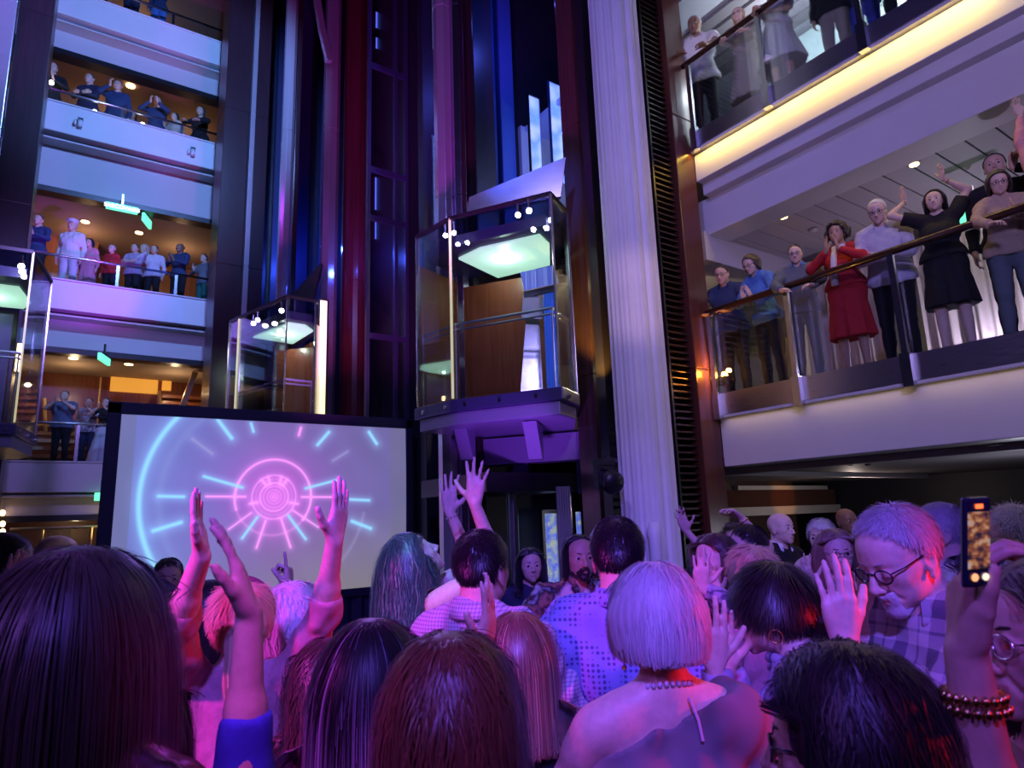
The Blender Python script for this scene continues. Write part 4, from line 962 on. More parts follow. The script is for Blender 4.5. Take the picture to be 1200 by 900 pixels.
    for Wp, El, u, hd, sx, aw in wr:
        hp = hand_prims(Wp, hd['fd'], hd['pn'], sx, hd['hand'], s*(1.0 if m else .92)*headscale**.5); hands += hp; pts += [q for p in hp for q in p[:2]]
    lo = np.min(pts, 0)-.14*s; hi = np.max(pts, 0)+.14*s; lo[2] = 0
    f = Field(lo, hi, res, [(.88*s, .024), (1.02*s, res*1.6)])
    for a, b, ra, rb, k, flat, tg in T: f.cone(a, b, ra, rb, k, flat)
    for a, b, ra, rb, k, tg in Lg: f.cone(a, b, ra, rb, k)
    for a, b, ra, rb, k in NK: f.cone(a, b, ra, rb, k)
    for a, b, ra, rb, k, tg, i in A: f.cone(a, b, ra, rb, k)
    for a, b, ra, rb, k, tg in hands: f.cone(a, b, ra, rb, k)
    hs = s*headscale; hc = hc0*s; f.sample(head_template(sex, closed), Hm, hc, hs, .012*s)
    Pm, Q = f.mesh()
    cen = Pm[Q].mean(1); hl = ((cen-hc)@Hm)/hs
    lip = (np.abs(hl[:, 0]) < .0195) & (hl[:, 1] > .079) & (hl[:, 2] < -.0600-np.abs(hl[:, 0])*.12) & (hl[:, 2] > -.0785+np.abs(hl[:, 0])*.30)
    SK = SKINS[skin]
    mesh_obj('body', Pm, Q, [SK, mat('lip_'+skin, tuple(np.array(SK['rgb'])*np.array([.82, .58, .6])), .4)], rt_, lip.astype(int))
    pr = Person(); pr.__dict__.update(root=rt_, s=s, hs=hs, hc=hc, Hm=Hm, up=up_, Lm=Lm, T=T, A=A, Lg=Lg, NK=NK, wr=wr, Rw=Rw, rt=rt, m=m, D=D, W2L=W2L, res=res, fat=g, label=label)
    fc = Rw@Hm[:, 1]; visible_face = (fc@nrm(CAM-(rt+Rw@hc))) > -.15
    if visible_face:
        if not closed:
            for sd in (-1, 1): eyeball(rt_, sd, Hm, hc, hs, eyelook)
        bm = brow or mat('brow_dark', (.03, .02, .018), .6)
        for sd in (-1, 1):
            mb = MB(); mb.tube([hc+Hm@(np.array([sd*x, y, z])*hs) for x, y, z in ((.014, .090, .019), (.024, .0885, .0225), (.036, .0805, .0235), (.047, .070, .019))], [.0018*hs, .0030*hs, .0028*hs, .0012*hs], 6)
            mb.build('eyebrow', bm, rt_, smooth=True)
    if top:
        top = dict(top)
        if bottom and bottom.get('kind') == 'skirt': top.setdefault('hem', .985)
        cloth_top(pr, **top)
    if bottom: cloth_bottom(pr, **({'top': 1.03, **bottom} if bottom.get('kind') == 'skirt' else bottom))
    if shoes:
        for sx in (0, 1):
            a, b, ra, rb, k, tg = Lg[sx*4+3]; f2 = Field(np.minimum(a, b)-.07*s, np.maximum(a, b)+.08*s, .007); f2.cone(a+np.array([0, -.01, 0]), b+np.array([0, .012, 0]), ra+.012, rb+.012, .01); f2.F = np.maximum(f2.F, -(f2.ax[2][None, None, :]-.002)); f2.F = np.maximum(f2.F, (f2.ax[2][None, None, :]-.11*s))
            p_, q_ = f2.mesh(); mesh_obj('shoe', p_, q_, mat('shoe_black', (.02, .02, .02), .35), rt_)
    if hair: make_hair(pr, **hair)
    if glasses: make_glasses(pr, glasses)
    return pr

def fold(f, amp, sc, seed): f.noise(amp, sc, seed, .55)
def cloth_top(pr, m, sleeve='long', neck='crew', hem=.88, t=.010, folds=.0035, name=None, collar=None, cm=None, flare=0.0, open_=False, straps=None, slen=.3, sides=(0, 1)):
    s, up_ = pr.s, pr.up; pts = [q for p in pr.T for q in p[:2]]
    if sleeve in ('short', 'long', 'elbow'): pts += [q for p in pr.A for q in p[:2]]
    pts += [up_(0, 0, hem)*s]
    f = Field(np.min(pts, 0)-.19*s, np.max(pts, 0)+.17*s, max(pr.res*1.25, .0075))
    for a, b, ra, rb, k, flat, tg in pr.T:
        pe = (t+.014+flare*.5 if hem < .95 else t-.004) if tg == 'pelvis' else t; f.cone(a, b, ra+pe, rb+pe, k, flat)
    f.cone(up_(-.06, 0, hem)*s, up_(.06, 0, hem)*s, (.126*pr.fat+t+flare)*s, (.126*pr.fat+t+flare)*s, .05*s, (pr.Lm[:, 1], 1.25))
    if neck in ('crew', 'v', 'high'): f.cone(up_(0, -.018, 1.40)*s, up_(0, -.016, 1.47)*s, (.075 if pr.m else .062)*s, (.070 if pr.m else .057)*s, .02*s)
    f.plane(up_(0, 0, hem)*s, -pr.Lm[:, 2])
    nk = up_(0, .0, 1.48)*s
    nc = lambda c, r_: f.ell(up_(*c)*s, (r_*s,)*3, .01, sub=True)
    if neck == 'crew': f.plane(up_(0, 0, 1.475 if not collar else 1.495)*s, pr.Lm[:, 2]+pr.Lm[:, 1]*.25); nc((0, .05, 1.50), .06)
    elif neck == 'v': f.plane(up_(0, 0, 1.475)*s, pr.Lm[:, 2]+pr.Lm[:, 1]*.25); f.cone(up_(0, .09, 1.48)*s, up_(0, .125, 1.33)*s, .065*s, .012*s, .01, sub=True)
    elif neck == 'wide': f.plane(up_(0, -.02, 1.435)*s, pr.Lm[:, 2]+pr.Lm[:, 1]*.3); nc((0, .07, 1.46), .09); nc((0, -.03, 1.47), .09)
    elif neck == 'drop': f.plane(up_(0, -.02, 1.40)*s, pr.Lm[:, 2]-pr.Lm[:, 0]*.35+pr.Lm[:, 1]*.2)
    elif neck == 'tank':
        f.plane(up_(0, 0, 1.34)*s, pr.Lm[:, 2])
    elif neck == 'high': pass
    for a, b, ra, rb, k, tg, i in pr.A:
        if sleeve == 'none' or i not in sides: continue
        if tg == 'uarm': 
            if sleeve == 'short': f.cone(a, a+(b-a)*(.62 if k < .025*s else 1), ra+t*1.5, ra+t*1.7 if k < .025*s else rb+t, .025*s, cut=1 if k < .025*s else 0)
            else: f.cone(a, b, ra+t, rb+t*1.1, .02*s)
        elif tg == 'farm' and sleeve == 'long':
            if k < .018*s: f.cone(a, a+(b-a)*.93, ra+t, rb+t*1.1, .012*s, cut=1)
            else: f.cone(a, b, ra+t, rb+t, .015*s)
        elif tg == 'farm' and sleeve == 'elbow' and k < .018*s: f.cone(a, a+(b-a)*slen, ra+t*1.2, rb+t*1.1+.006, .012*s, cut=1)
    if folds: fold(f, folds, 24/s, int(abs(hash(pr.label)) % 1000) if 0 else len(pr.label))
    if neck == 'tank' or straps:
        for sx in (-1, 1):
            pts_ = [(sx*.075, .088, 1.325), (sx*.086, .062, 1.39), (sx*.092, .012, 1.456), (sx*.092, -.05, 1.452), (sx*.088, -.078, 1.40), (sx*.075, -.090, 1.32)]
            for p0, p1 in zip(pts_[:-1], pts_[1:]): f.cone(up_(*p0)*s, up_(*p1)*s, .013*s, .013*s, .004)
    P, Q = f.mesh(); nm = name or ('shirt' if sleeve != 'none' else 'tank_top')
    o = mesh_obj(nm, P, Q, m, pr.root); pr.topobj = o
    if collar:
        mb = MB(); n = 14; cr = .066 if pr.m else .058; vs = []; fs = []
        for i in range(n+1):
            a = math.radians(35+290*i/n)+math.pi/2; c, sn = math.cos(a), math.sin(a)
            for rr, zz in ((cr, 1.50-.03*max(0, sn)), (cr+.008, 1.508-.03*max(0, sn)), (cr+.030, 1.462-.035*max(0, sn)), (cr+.018, 1.45-.035*max(0, sn))): vs.append(up_(rr*c, -.014+rr*sn*1.0, zz)*s)
        for i in range(n): 
            for j in range(4): fs.append((4*i+j, 4*i+(j+1) % 4, 4*i+4+(j+1) % 4, 4*i+4+j))
        fs += [(0, 1, 2, 3), (4*n+3, 4*n+2, 4*n+1, 4*n)]
        oc = mb.add(vs, fs).build('collar', cm or m, o, smooth=True)
    return o
def cloth_bottom(pr, m, kind='trousers', hem=.12, t=.008, folds=.003, wide=0.0, top=.94, name=None):
    s = pr.s; f = Field((-.32*s*pr.fat, -.3*s, max(0, hem*s-.03)), (.32*s*pr.fat, .32*s, (top+.06)*s), max(pr.res*1.6, .016))
    for a, b, ra, rb, k, flat, tg in pr.T:
        if tg == 'pelvis' or a[2] < 1.1*s: f.cone(a, b, ra+t, rb+t, k, flat)
    if kind == 'trousers':
        for a, b, ra, rb, k, tg in pr.Lg:
            if tg in ('thigh', 'shin'): f.cone(a, b, ra+t+(wide if tg == 'shin' else 0), rb+t*1.8+wide, k)
    else:
        zb = hem; w1 = .16+wide
        f.cone(np.array([-.05, 0, top-.02])*s, np.array([-.07, 0, zb])*s, .11*s*pr.fat, w1*s, .04*s); f.cone(np.array([.05, 0, top-.02])*s, np.array([.07, 0, zb])*s, .11*s*pr.fat, w1*s, .04*s)
        x, y = f.ax[0][:, None, None], f.ax[1][None, :, None]; a = np.arctan2(y, x); z = f.ax[2][None, None, :]; amt = np.clip((top*s-z)/((top-zb)*s), 0, 1)
        f.F += (np.sin(a*9+z*3)*.010+np.sin(a*17+1)*.004)*amt*s
    if folds: fold(f, folds, 20, 5)
    f.F = np.maximum(f.F, f32(hem*s)-f.ax[2][None, None, :]); f.F = np.maximum(f.F, f.ax[2][None, None, :]-f32(top*s))
    P, Q = f.mesh(); return mesh_obj(name or ('trousers' if kind == 'trousers' else 'skirt'), P, Q, m, pr.root)

# ---------------- hair
def hair_mat(name, col, rough=.42, var=.25, spec=.6, tips=None):
    if name in _M: return _M[name]
    m = mat(name, col, rough, spec=spec); N, L, B = nodes(m)
    a = N.new('ShaderNodeVertexColor'); a.layer_name = 'tone'; c = np.array(col)
    hi_ = tuple(np.clip(np.array(tips if tips is not None else c*(1+var*2)), 0, 1)); r = ramp(N, [(0, tuple(c*(1-var))), (.5, tuple(c)), (1, hi_)])
    L.new(a.outputs[0], r.inputs[0]); L.new(r.outputs[0], B.inputs['Base Color'])
    B.inputs['Sheen Weight'].default_value = .15
    return m
def m_male(pr): return pr.m
def make_hair(pr, m, style='short', t=.010, n=None, length=.045, zend=None, part=0.0, rad=None, wave=0.0, curl=0.0, line=.0, bald=False, seed=1, lift=.25, back=0.0, messy=.12, shell=True, clump=60, tuck=0.0, tipgrad=0.0, ear=True, tail=None, bun=None, cover=True, fringe=0.0, spread=1.0):
    """style short/bob/long; coordinates in head space; zend = height where bob/long strands end (head space, metres)"""
    s, hs, hc, Hm = pr.s, pr.hs, pr.hc, pr.Hm; rg = np.random.default_rng(seed+len(pr.label)); near = pr.D < 6
    Cc = np.array([0, -.013, .030]); E0 = np.array([.074, .093, .084])
    nA = nrm((0, .80, -.60)); oA = -.001+line+(0 if m_male(pr) else .010)
    r = max(pr.res, .005); box = .16+t
    zl = -.14 if style == 'short' else (zend if zend is not None else -.14)-.06
    g_l = Hm.T@np.array([0, 0, -1.0])
    P = np.zeros((0, 3)); Q = np.zeros((0, 4), int)
    if shell:
        f = Field((-box, -box-.03-(back), zl-.02), (box, box, box+.02), r/hs if hs > .5 else r)
        f.ell(Cc, E0+t, 0)
        if style != 'short':
            ze = zend if zend is not None else -.13
            d_ = lambda p, L_: np.array(p)+g_l*L_
            L_ = max(.02, .03-ze)
            f.cone((0, -.045, .0), d_((0, -.055-back*.5, 0), L_-.03), .080+t, .055+t*1.5, .03, (np.array([0, 1, 0]), 1.15))
            for sx in (-1, 1): f.cone((sx*.052, -.02, .01), d_((sx*.060, -.035-back*.3, 0), L_-.02), .034+t, .024+t, .03)
            f.plane(g_l*(-(ze+.012)), g_l)
        # face cut
        y, z, x = f.ax[1][None, :, None], f.ax[2][None, None, :], f.ax[0][:, None, None]
        cutA = y*f32(nA[1])+z*f32(nA[2])-f32(oA)+0*x+np.abs(x)*0
        if style == 'short':
            f.F = np.maximum(f.F, cutA); f.F = np.maximum(f.F, -(z+.062+.25*(y+.05)+0*x))
            if ear:
                for sx in (-1, 1): f.ell((sx*.080, -.005, -.022), (.022, .021, .034), .006, sub=True)
        else:
            fr = np.maximum(cutA, -(.2+z)); wdt = f32(.060)-np.abs(x)
            f.F = np.maximum(f.F, np.minimum(cutA, wdt+np.clip(-z, 0, .2)*0+.012)); f.F = np.maximum(f.F, cutA-.035)
        th = np.arctan2(y+.02, x); el = z/.1
        f.F += (np.sin(th*31+el*1.5+np.sin(el*3)*.8)*.0012+np.sin(th*67+el*2)*.0007).astype(f32)
        if curl: f.noise(curl, 90, seed)
        Ps, Qs = f.mesh(); P = Ps*hs@Hm.T+hc; Q = Qs
    tone = np.full(len(P), .35)
    if n is None: n = int(np.clip(5200/pr.D, 0, 3600)) if near else 0
    rad = rad or (.0010*max(1, pr.D/2.0))
    n = int(n*1.7); rad *= .6
    if n:
        # strand roots on the scalp
        k = int(n*2.6); u = rg.normal(size=(k, 3)); u /= np.linalg.norm(u, axis=1)[:, None]; R = Cc+u*(E0+t*.6)
        ok = (R@nA < oA+.002) & ((R[:, 2] > -.055-.25*(R[:, 1]+.05)) if style == 'short' else (R[:, 2] > -.02))
        if style == 'short' and ear: ok &= ~((np.abs(R[:, 0]) > .06) & (R[:, 1] > -.03) & (R[:, 2] < .012))
        R = R[ok][:n]; n = len(R)
        ncl = max(6, n//clump*3); cid = rg.integers(0, ncl, n); crow = np.array([part*.03, -.045, .112])
        Nn = (R-Cc)/(E0**2); Nn /= np.linalg.norm(Nn, axis=1)[:, None]
        if style == 'short': base = R-crow
        else:
            fr_ = np.clip((R[:, 1]+.045)/.07, 0, 1); base = np.stack([fr_*np.sign(R[:, 0]-part*.03)*.06+(R[:, 0]-part*.03)*(.3+.55*(1-fr_)), np.where(R[:, 1] > .02, -.015, (R[:, 1]+.02)*.7)+fringe*(R[:, 1] > .03)*.1, np.full(n, -.02)-(1-fr_)*.03], 1)
        dvec = base-Nn*np.sum(base*Nn, 1)[:, None]; dvec /= np.linalg.norm(dvec, axis=1)[:, None]+1e-9
        cdv = rg.normal(size=(ncl, 3))*messy; dvec += cdv[cid]+rg.normal(size=(n, 3))*messy*.5
        if style == 'short': steps, st = 6, length/5
        else: steps = int(max(8, min(30, (.15-(zend or -.13))*100/1.6))); st = .0165
        cur = R.copy(); path = [cur.copy()]; ph = rg.uniform(0, 6.28, ncl); lim = rg.uniform(.86, 1.0, n)
        caps = [(p[0], p[1], p[2], p[3]) for p in pr.NK]+[(p[0], p[1], p[2], p[3]) for p in pr.T if style != 'short']+[(p[0], p[1], p[2], p[3]) for p in pr.A if p[5] == 'uarm']
        off = t*rg.uniform(.75, 1.25, n)+rad
        dead = np.zeros(n, bool)
        ztarget = (zend if zend is not None else -.13)*rg.uniform(.88, 1.04, n)
        for i in range(steps-1):
            q = i/steps
            if style == 'short': dd = dvec+Nn*lift*(1-q*.3)+g_l*q*.4
            else: dd = dvec*max(0, 1-q*2.6)+g_l*min(1.2, q*3.2+.15)+Nn*.05
            if tuck:
                low = np.clip((-.0-cur[:, 2])*14, 0, 1); rad_ = cur.copy(); rad_[:, 2] = 0; rad_[:, 1] += .02; rad_ /= np.linalg.norm(rad_, axis=1)[:, None]+1e-6; dd = dd-rad_*(tuck*low)[:, None]
            if wave: 
                lat = np.cross(dd, Nn); dd = dd+lat*(wave*np.sin(ph[cid]+i*.95+0*q))[:, None]
            dd /= np.linalg.norm(dd, axis=1)[:, None]+1e-9
            stp = np.where(dead, 0, st*lim)[:, None]; cur = cur+dd*stp
            # stay outside the skull
            v = (cur-Cc)/(E0+off[:, None]); l_ = np.linalg.norm(v, axis=1); ins = l_ < 1
            cur[ins] = Cc+(v[ins]/l_[ins][:, None])*(E0+off[ins][:, None])
            if style != 'short':
                # never over the face, clear of neck and shoulders
                fc = (cur@nA > oA+.004+fringe) & (cur[:, 2] > -.16) & (np.abs(cur[:, 0]) < .066); 
                cur[fc, 0] = np.sign(cur[fc, 0]+1e-6)*.068
                ff = (cur[:, 1] > .04) & (cur[:, 2] < .06); cur[ff, 1] = .04
                Wc = cur*hs@Hm.T+hc
                for a, b, ra, rb in caps:
                    dlt = b-a; tt = np.clip(((Wc-a)@dlt)/(dlt@dlt), 0, 1); cc_ = a+tt[:, None]*dlt; vv = Wc-cc_; l_ = np.linalg.norm(vv, axis=1); rr = ra+(rb-ra)*tt+.014+off*.5; ins = l_ < rr
                    Wc[ins] = cc_[ins]+vv[ins]/(l_[ins][:, None]+1e-9)*rr[ins][:, None]
                cur = (Wc-hc)@Hm/hs
                dead |= (Wc[:, 2]-hc[2])/hs < ztarget
            path.append(cur.copy())
        Pth = np.stack(path, 1)                                   # n, steps, 3
        if style != 'short' or clump:
            cm_ = np.zeros((ncl, Pth.shape[1], 3)); cn = np.zeros(ncl)
            np.add.at(cm_, cid, Pth); np.add.at(cn, cid, 1); 
        W = Pth*hs@Hm.T+hc; ns = W.shape[1]
        dW = np.gradient(W, axis=1); dW /= np.linalg.norm(dW, axis=2)[..., None]+1e-9
        ctr = hc+Hm@(Cc*hs); outw = W-ctr; outw[..., 2] *= .3
        a = np.cross(dW, outw); a /= np.linalg.norm(a, axis=2)[..., None]+1e-9; b = np.cross(a, dW)
        tap = np.interp(np.linspace(0, 1, ns), [0, .1, .7, 1], [.7, 1, .9, .25])[None, :, None]*rad*rg.uniform(.7, 1.3, n)[:, None, None]
        ring = np.stack([W+a*tap*1.5, W-a*tap*1.5], 2)   # n, ns, 2, 3
        o0 = len(P); idx = o0+np.arange(n*ns*2).reshape(n, ns, 2)
        qs = [np.stack([idx[:, :-1, 0], idx[:, :-1, 1], idx[:, 1:, 1], idx[:, 1:, 0]], -1).reshape(-1, 4)]
        tn = np.clip(.45+rg.normal(size=ncl)[cid]*.11+rg.normal(size=n)*.10, 0, 1)[:, None]*np.ones((1, ns))+np.linspace(-.08-tipgrad*.4, .18+tipgrad, ns)[None]
        P = np.concatenate([P, ring.reshape(-1, 3)]); Q = np.concatenate([Q]+qs); tone = np.concatenate([tone, np.clip(np.repeat(tn.reshape(-1), 2), 0, 1)])
    if tail or bun:
        for (cx, cy, cz, dx, dy, dz, L_, r0, r1, nn) in (tail or [])+(bun or []):
            kk = int(nn*1.6); ns = 16; tt = np.linspace(0, 1, ns); th = rg.uniform(0, 6.28, kk); rr = np.sqrt(rg.uniform(0, 1, kk)); 
            c0 = np.array([cx, cy, cz]); d_ = nrm((dx, dy, dz)); g0 = g_l
            base = c0+np.outer(tt, d_*L_*.25)+np.outer(tt**1.3, g0*L_*.8) if (tail and L_ > .1) else None
            if base is not None:
                lat1 = nrm(np.cross(d_, g0)+1e-6); lat2 = nrm(np.cross(lat1, g0)); prof = r0*np.sin(np.pi*np.clip(tt*.9+.12, 0, 1))**.6+r1*tt
                pts_ = base[None]+(np.cos(th)*rr)[:, None, None]*lat1*prof[None, :, None]+(np.sin(th)*rr)[:, None, None]*lat2*prof[None, :, None]*.7
                pts_ += (wave*.01+.003)*np.sin(tt*14+th[:, None])[..., None]*lat1
            else:
                a1 = rg.uniform(0, 6.28, kk); ax2 = rg.normal(size=(kk, 3)); ax2 /= np.linalg.norm(ax2, axis=1)[:, None]; e1 = np.cross(ax2, rg.normal(size=(kk, 3))); e1 /= np.linalg.norm(e1, axis=1)[:, None]; e2 = np.cross(ax2, e1)
                ang = tt[None]*2.6+a1[:, None]; pts_ = c0+r0*(e1[:, None]*np.cos(ang)[..., None]+e2[:, None]*np.sin(ang)[..., None])*rg.uniform(.8, 1.05, kk)[:, None, None]
            W = pts_*hs@Hm.T+hc; dW = np.gradient(W, axis=1); dW /= np.linalg.norm(dW, axis=2)[..., None]+1e-9; cc_ = W.mean(0)[None]
            a = np.cross(dW, W-cc_+1e-5); a /= np.linalg.norm(a, axis=2)[..., None]+1e-9; b = np.cross(a, dW)
            tap = np.interp(tt, [0, .1, .8, 1], [.8, 1, .9, .3])[None, :, None]*rad*1.2
            ring = np.stack([W+a*tap*1.5, W-a*tap*1.5], 2); o0 = len(P); idx = o0+np.arange(kk*ns*2).reshape(kk, ns, 2)
            qs = [np.stack([idx[:, :-1, 0], idx[:, :-1, 1], idx[:, 1:, 1], idx[:, 1:, 0]], -1).reshape(-1, 4)]
            tn = np.clip(.5+rg.normal(size=kk)*.22, 0, 1)[:, None]*np.ones((1, ns)); P = np.concatenate([P, ring.reshape(-1, 3)]); Q = np.concatenate([Q]+qs); tone = np.concatenate([tone, np.repeat(tn.reshape(-1), 2)])
            if base is None:
                mb = MB().ball(tuple(c0), r0*.86, 14); Pb = np.array(mb.v)*hs@Hm.T+hc; o0 = len(P); P = np.concatenate([P, Pb]); Q = np.concatenate([Q, np.array(mb.f)+o0]); tone = np.concatenate([tone, np.full(len(Pb), .3)])
    if len(P) == 0: return
    o = mesh_obj('hair', P, Q, m, pr.root)
    at = o.data.color_attributes.new('tone', 'FLOAT_COLOR', 'POINT'); at.data.foreach_set('color', np.repeat(np.stack([tone]*3+[np.ones(len(tone))], 1).astype(f32).ravel(), 1))
    return o
def beard(pr, m, t=.007, full=True):
    hs, hc, Hm = pr.hs, pr.hc, pr.Hm; f = Field((-.085, -.03, -.15), (.085, .14, -.01), max(.003, pr.res*.7))
    f.ell((0, .022, -.064), (.057+t, .054+t, .044+t), 0); f.ell((0, .072, -.099), (.024+t, .017+t, .017+t), .02); f.ell((0, .055, -.062), (.034+t, .036+t, .03+t), .01)
    f.cone((-.022, .085, -.062), (0, .096, -.0555), .0055, .0075, .005); f.cone((.022, .085, -.062), (0, .096, -.0555), .0055, .0075, .005)
    x, y, z = f.ax[0][:, None, None], f.ax[1][None, :, None], f.ax[2][None, None, :]
    ax_ = np.abs(x)
    lim = np.where(ax_ < .026, -.0485, -.062+0*x) if full is True else np.where(ax_ < .028, -.0485, -.2+0*x)
    f.F = np.maximum(f.F, z-lim.astype(f32)+0*y); f.F = np.maximum(f.F, .01-y+0*x)
    f.ell((0, .100, -.0695), (.015, .022, .0045), .002, sub=True); f.noise(.0010, 170, 3)
    P, Q = f.mesh(); P = P*hs@Hm.T+hc; return mesh_obj('beard', P, Q, m, pr.root)
def make_glasses(pr, m, lens=False):
    hs, hc, Hm = pr.hs, pr.hc, pr.Hm; T_ = lambda x, y, z: hc+Hm@(np.array([x, y, z])*hs)
    mb = MB()
    for sx in (-1, 1):
        mb.tube([T_(sx*(.033+.0225*math.cos(a)), .097-.006*max(0, math.cos(a)), -.004+.017*math.sin(a)) for a in np.linspace(0, 2*math.pi, 17)], .0019*hs, 6, cap=False)
        mb.tube([T_(sx*.055, .090, .003), T_(sx*.072, .060, .006), T_(sx*.081, -.005, .010), T_(sx*.080, -.022, -.004)], .0018*hs, 6)
    mb.tube([T_(-.011, .098, .002), T_(0, .101, .005), T_(.011, .098, .002)], .0019*hs, 6)
    o = mb.build('glasses', m, pr.root, smooth=True)
    if pr.D < 5:
        for sx in (-1, 1):
            vs = [T_(sx*(.033+.021*math.cos(a)), .0965-.006*max(0, math.cos(a)), -.004+.0155*math.sin(a)) for a in np.linspace(0, 2*math.pi, 17)[:-1]]
            MB().add(vs, [tuple(range(16))]).build('lens', glass('lens_glass', (.95, .95, 1), .12), o)
    return o
SKINS = {}
def skinmat(key, rgb, rough=.5):
    m = mat('skin_'+key.lower(), rgb, rough); N, L, B = nodes(m); m['rgb'] = list(rgb)
    B.inputs['Subsurface Weight'].default_value = 0.0
    tc = N.new('ShaderNodeTexCoord'); n = N.new('ShaderNodeTexNoise'); n.inputs['Scale'].default_value = 60; n.inputs['Detail'].default_value = 3
    r = ramp(N, [(.3, tuple(c*.9 for c in rgb)), (.7, tuple(min(1, c*1.06) for c in rgb))]); bp = N.new('ShaderNodeBump'); bp.inputs['Strength'].default_value = .06
    L.new(tc.outputs['Object'], n.inputs['Vector']); L.new(n.outputs['Fac'], r.inputs[0]); L.new(r.outputs[0], B.inputs['Base Color']); L.new(n.outputs['Fac'], bp.inputs['Height']); L.new(bp.outputs[0], B.inputs['Normal'])
    SKINS[key] = m
skinmat('SKIN', (.72, .46, .36)); skinmat('PALE', (.80, .56, .46)); skinmat('OLIVE', (.55, .33, .23)); skinmat('BROWN', (.30, .16, .10))
# cloth materials
def cloth(name, col, rough=.85, amt=.12, scale=60):
    m = mat(name, col, rough); return noisy(m, amt, scale, .08) if len(m.node_tree.nodes) < 4 else m
def pattern(name, kind, a, b_, scale=40, c=None):
    if name in _M: return _M[name]
    m = mat(name, a, .85); N, L, B = nodes(m); tc = N.new('ShaderNodeTexCoord')
    if kind == 'dots':
        v = N.new('ShaderNodeTexVoronoi'); v.inputs['Scale'].default_value = scale; v.inputs['Randomness'].default_value = .0; r = ramp(N, [(.30, b_), (.40, a)]); L.new(tc.outputs['Object'], v.inputs[0]); L.new(v.outputs['Distance'], r.inputs[0]); L.new(r.outputs[0], B.inputs['Base Color'])
    elif kind == 'floral':
        v = N.new('ShaderNodeTexVoronoi'); v.inputs['Scale'].default_value = scale; n = N.new('ShaderNodeTexNoise'); n.inputs['Scale'].default_value = scale*.35; n.inputs['Detail'].default_value = 3
        r = ramp(N, [(.40, a), (.48, b_), (.56, a), (.64, c or b_)]); L.new(tc.outputs['Object'], n.inputs['Vector']); L.new(n.outputs['Fac'], r.inputs[0]); L.new(r.outputs[0], B.inputs['Base Color'])
    elif kind in ('plaid', 'check', 'stripe'):
        sp = N.new('ShaderNodeSeparateXYZ'); L.new(tc.outputs['Object'], sp.inputs[0]); outs = []
        axs = ['X', 'Z'] if kind != 'stripe' else ['X']
        def stripe(ax, sc, th, ph=0):
            mu = N.new('ShaderNodeMath'); mu.operation = 'MULTIPLY_ADD'; mu.inputs[1].default_value = sc; mu.inputs[2].default_value = ph; L.new(sp.outputs[ax], mu.inputs[0])
            fr = N.new('ShaderNodeMath'); fr.operation = 'FRACT'; L.new(mu.outputs[0], fr.inputs[0]); lt = N.new('ShaderNodeMath'); lt.operation = 'LESS_THAN'; lt.inputs[1].default_value = th; L.new(fr.outputs[0], lt.inputs[0]); return lt
        if kind == 'plaid': S_ = [stripe('X', scale, .38), stripe('Z', scale, .38, .3), stripe('X', scale, .07, .35), stripe('Z', scale, .07, .65)]; wts = [.36, .36, .3, .3]
        else: S_ = [stripe(x, scale, .35) for x in axs]; wts = [.5]*2
        acc = None
        for q, w_ in zip(S_, wts):
            mu = N.new('ShaderNodeMath'); mu.operation = 'MULTIPLY_ADD'; mu.inputs[1].default_value = w_; L.new(q.outputs[0], mu.inputs[0]); mu.inputs[2].default_value = 0
            if acc: L.new(acc.outputs[0], mu.inputs[2])
            acc = mu
        r = ramp(N, [(0, a), (.9, b_)]); L.new(acc.outputs[0], r.inputs[0]); L.new(r.outputs[0], B.inputs['Base Color'])
    return m
# ================================================================ THE CROWD
def DX(px, py, X): return float((onX(px, py, X)-CAM)@CFW)
def DY(px, py, Y): return float((onY(px, py, Y)-CAM)@CFW)
H_BR = hair_mat('hair_brown', (.075, .055, .038)); H_DK = hair_mat('hair_dark', (.022, .014, .014)); H_BK = hair_mat('hair_black', (.008, .007, .010), .35, spec=.4)
H_GR = hair_mat('hair_grey', (.50, .47, .50), .5, .2); H_WH = hair_mat('hair_white', (.72, .70, .72), .5, .15); H_BL = hair_mat('hair_blonde', (.62, .44, .27), .45, .25); H_AU = hair_mat('hair_auburn', (.20, .045, .025), .4, .4)
H_HI = hair_mat('hair_highlighted', (.16, .09, .06), .4, .45, tips=(.75, .5, .36)); H_TE = hair_mat('hair_dark_teal', (.06, .085, .09), .4, .4, tips=(.42, .45, .34)); H_LB = hair_mat('hair_light_brown', (.32, .20, .13), .45, .3)  # teal hair: the teal light on it is mixed into the colour
H_WV = hair_mat('hair_dark_brown_wavy', (.05, .022, .018), .45, .5, tips=(.28, .13, .08))
c_navy = cloth('cloth_navy', (.02, .025, .07)); c_blk = cloth('cloth_black', (.010, .010, .014)); c_wht = cloth('cloth_white', (.75, .73, .74)); c_cream = cloth('cloth_cream', (.62, .52, .44))
c_gry = cloth('cloth_grey', (.14, .17, .20)); c_blue = cloth('cloth_blue', (.10, .24, .62)); c_dblue = cloth('cloth_dark_blue', (.03, .05, .14)); c_red = cloth('cloth_red', (.55, .02, .03)); c_lav = cloth('cloth_lavender', (.62, .60, .72)); c_teal = cloth('cloth_teal', (.10, .55, .55))
c_pink = cloth('cloth_rose', (.65, .28, .36)); c_beige = cloth('cloth_beige', (.50, .36, .27)); c_roy = cloth('cloth_royal_blue', (.05, .07, .5)); c_plum = cloth('cloth_mauve', (.42, .34, .50)); c_brn = cloth('cloth_brown', (.12, .07, .05))
p_dots = pattern('shirt_blue_dots', 'dots', (.26, .30, .62), (.08, .09, .28), 62); p_chk = pattern('shirt_fine_check', 'check', (.62, .58, .60), (.25, .24, .36), 85)
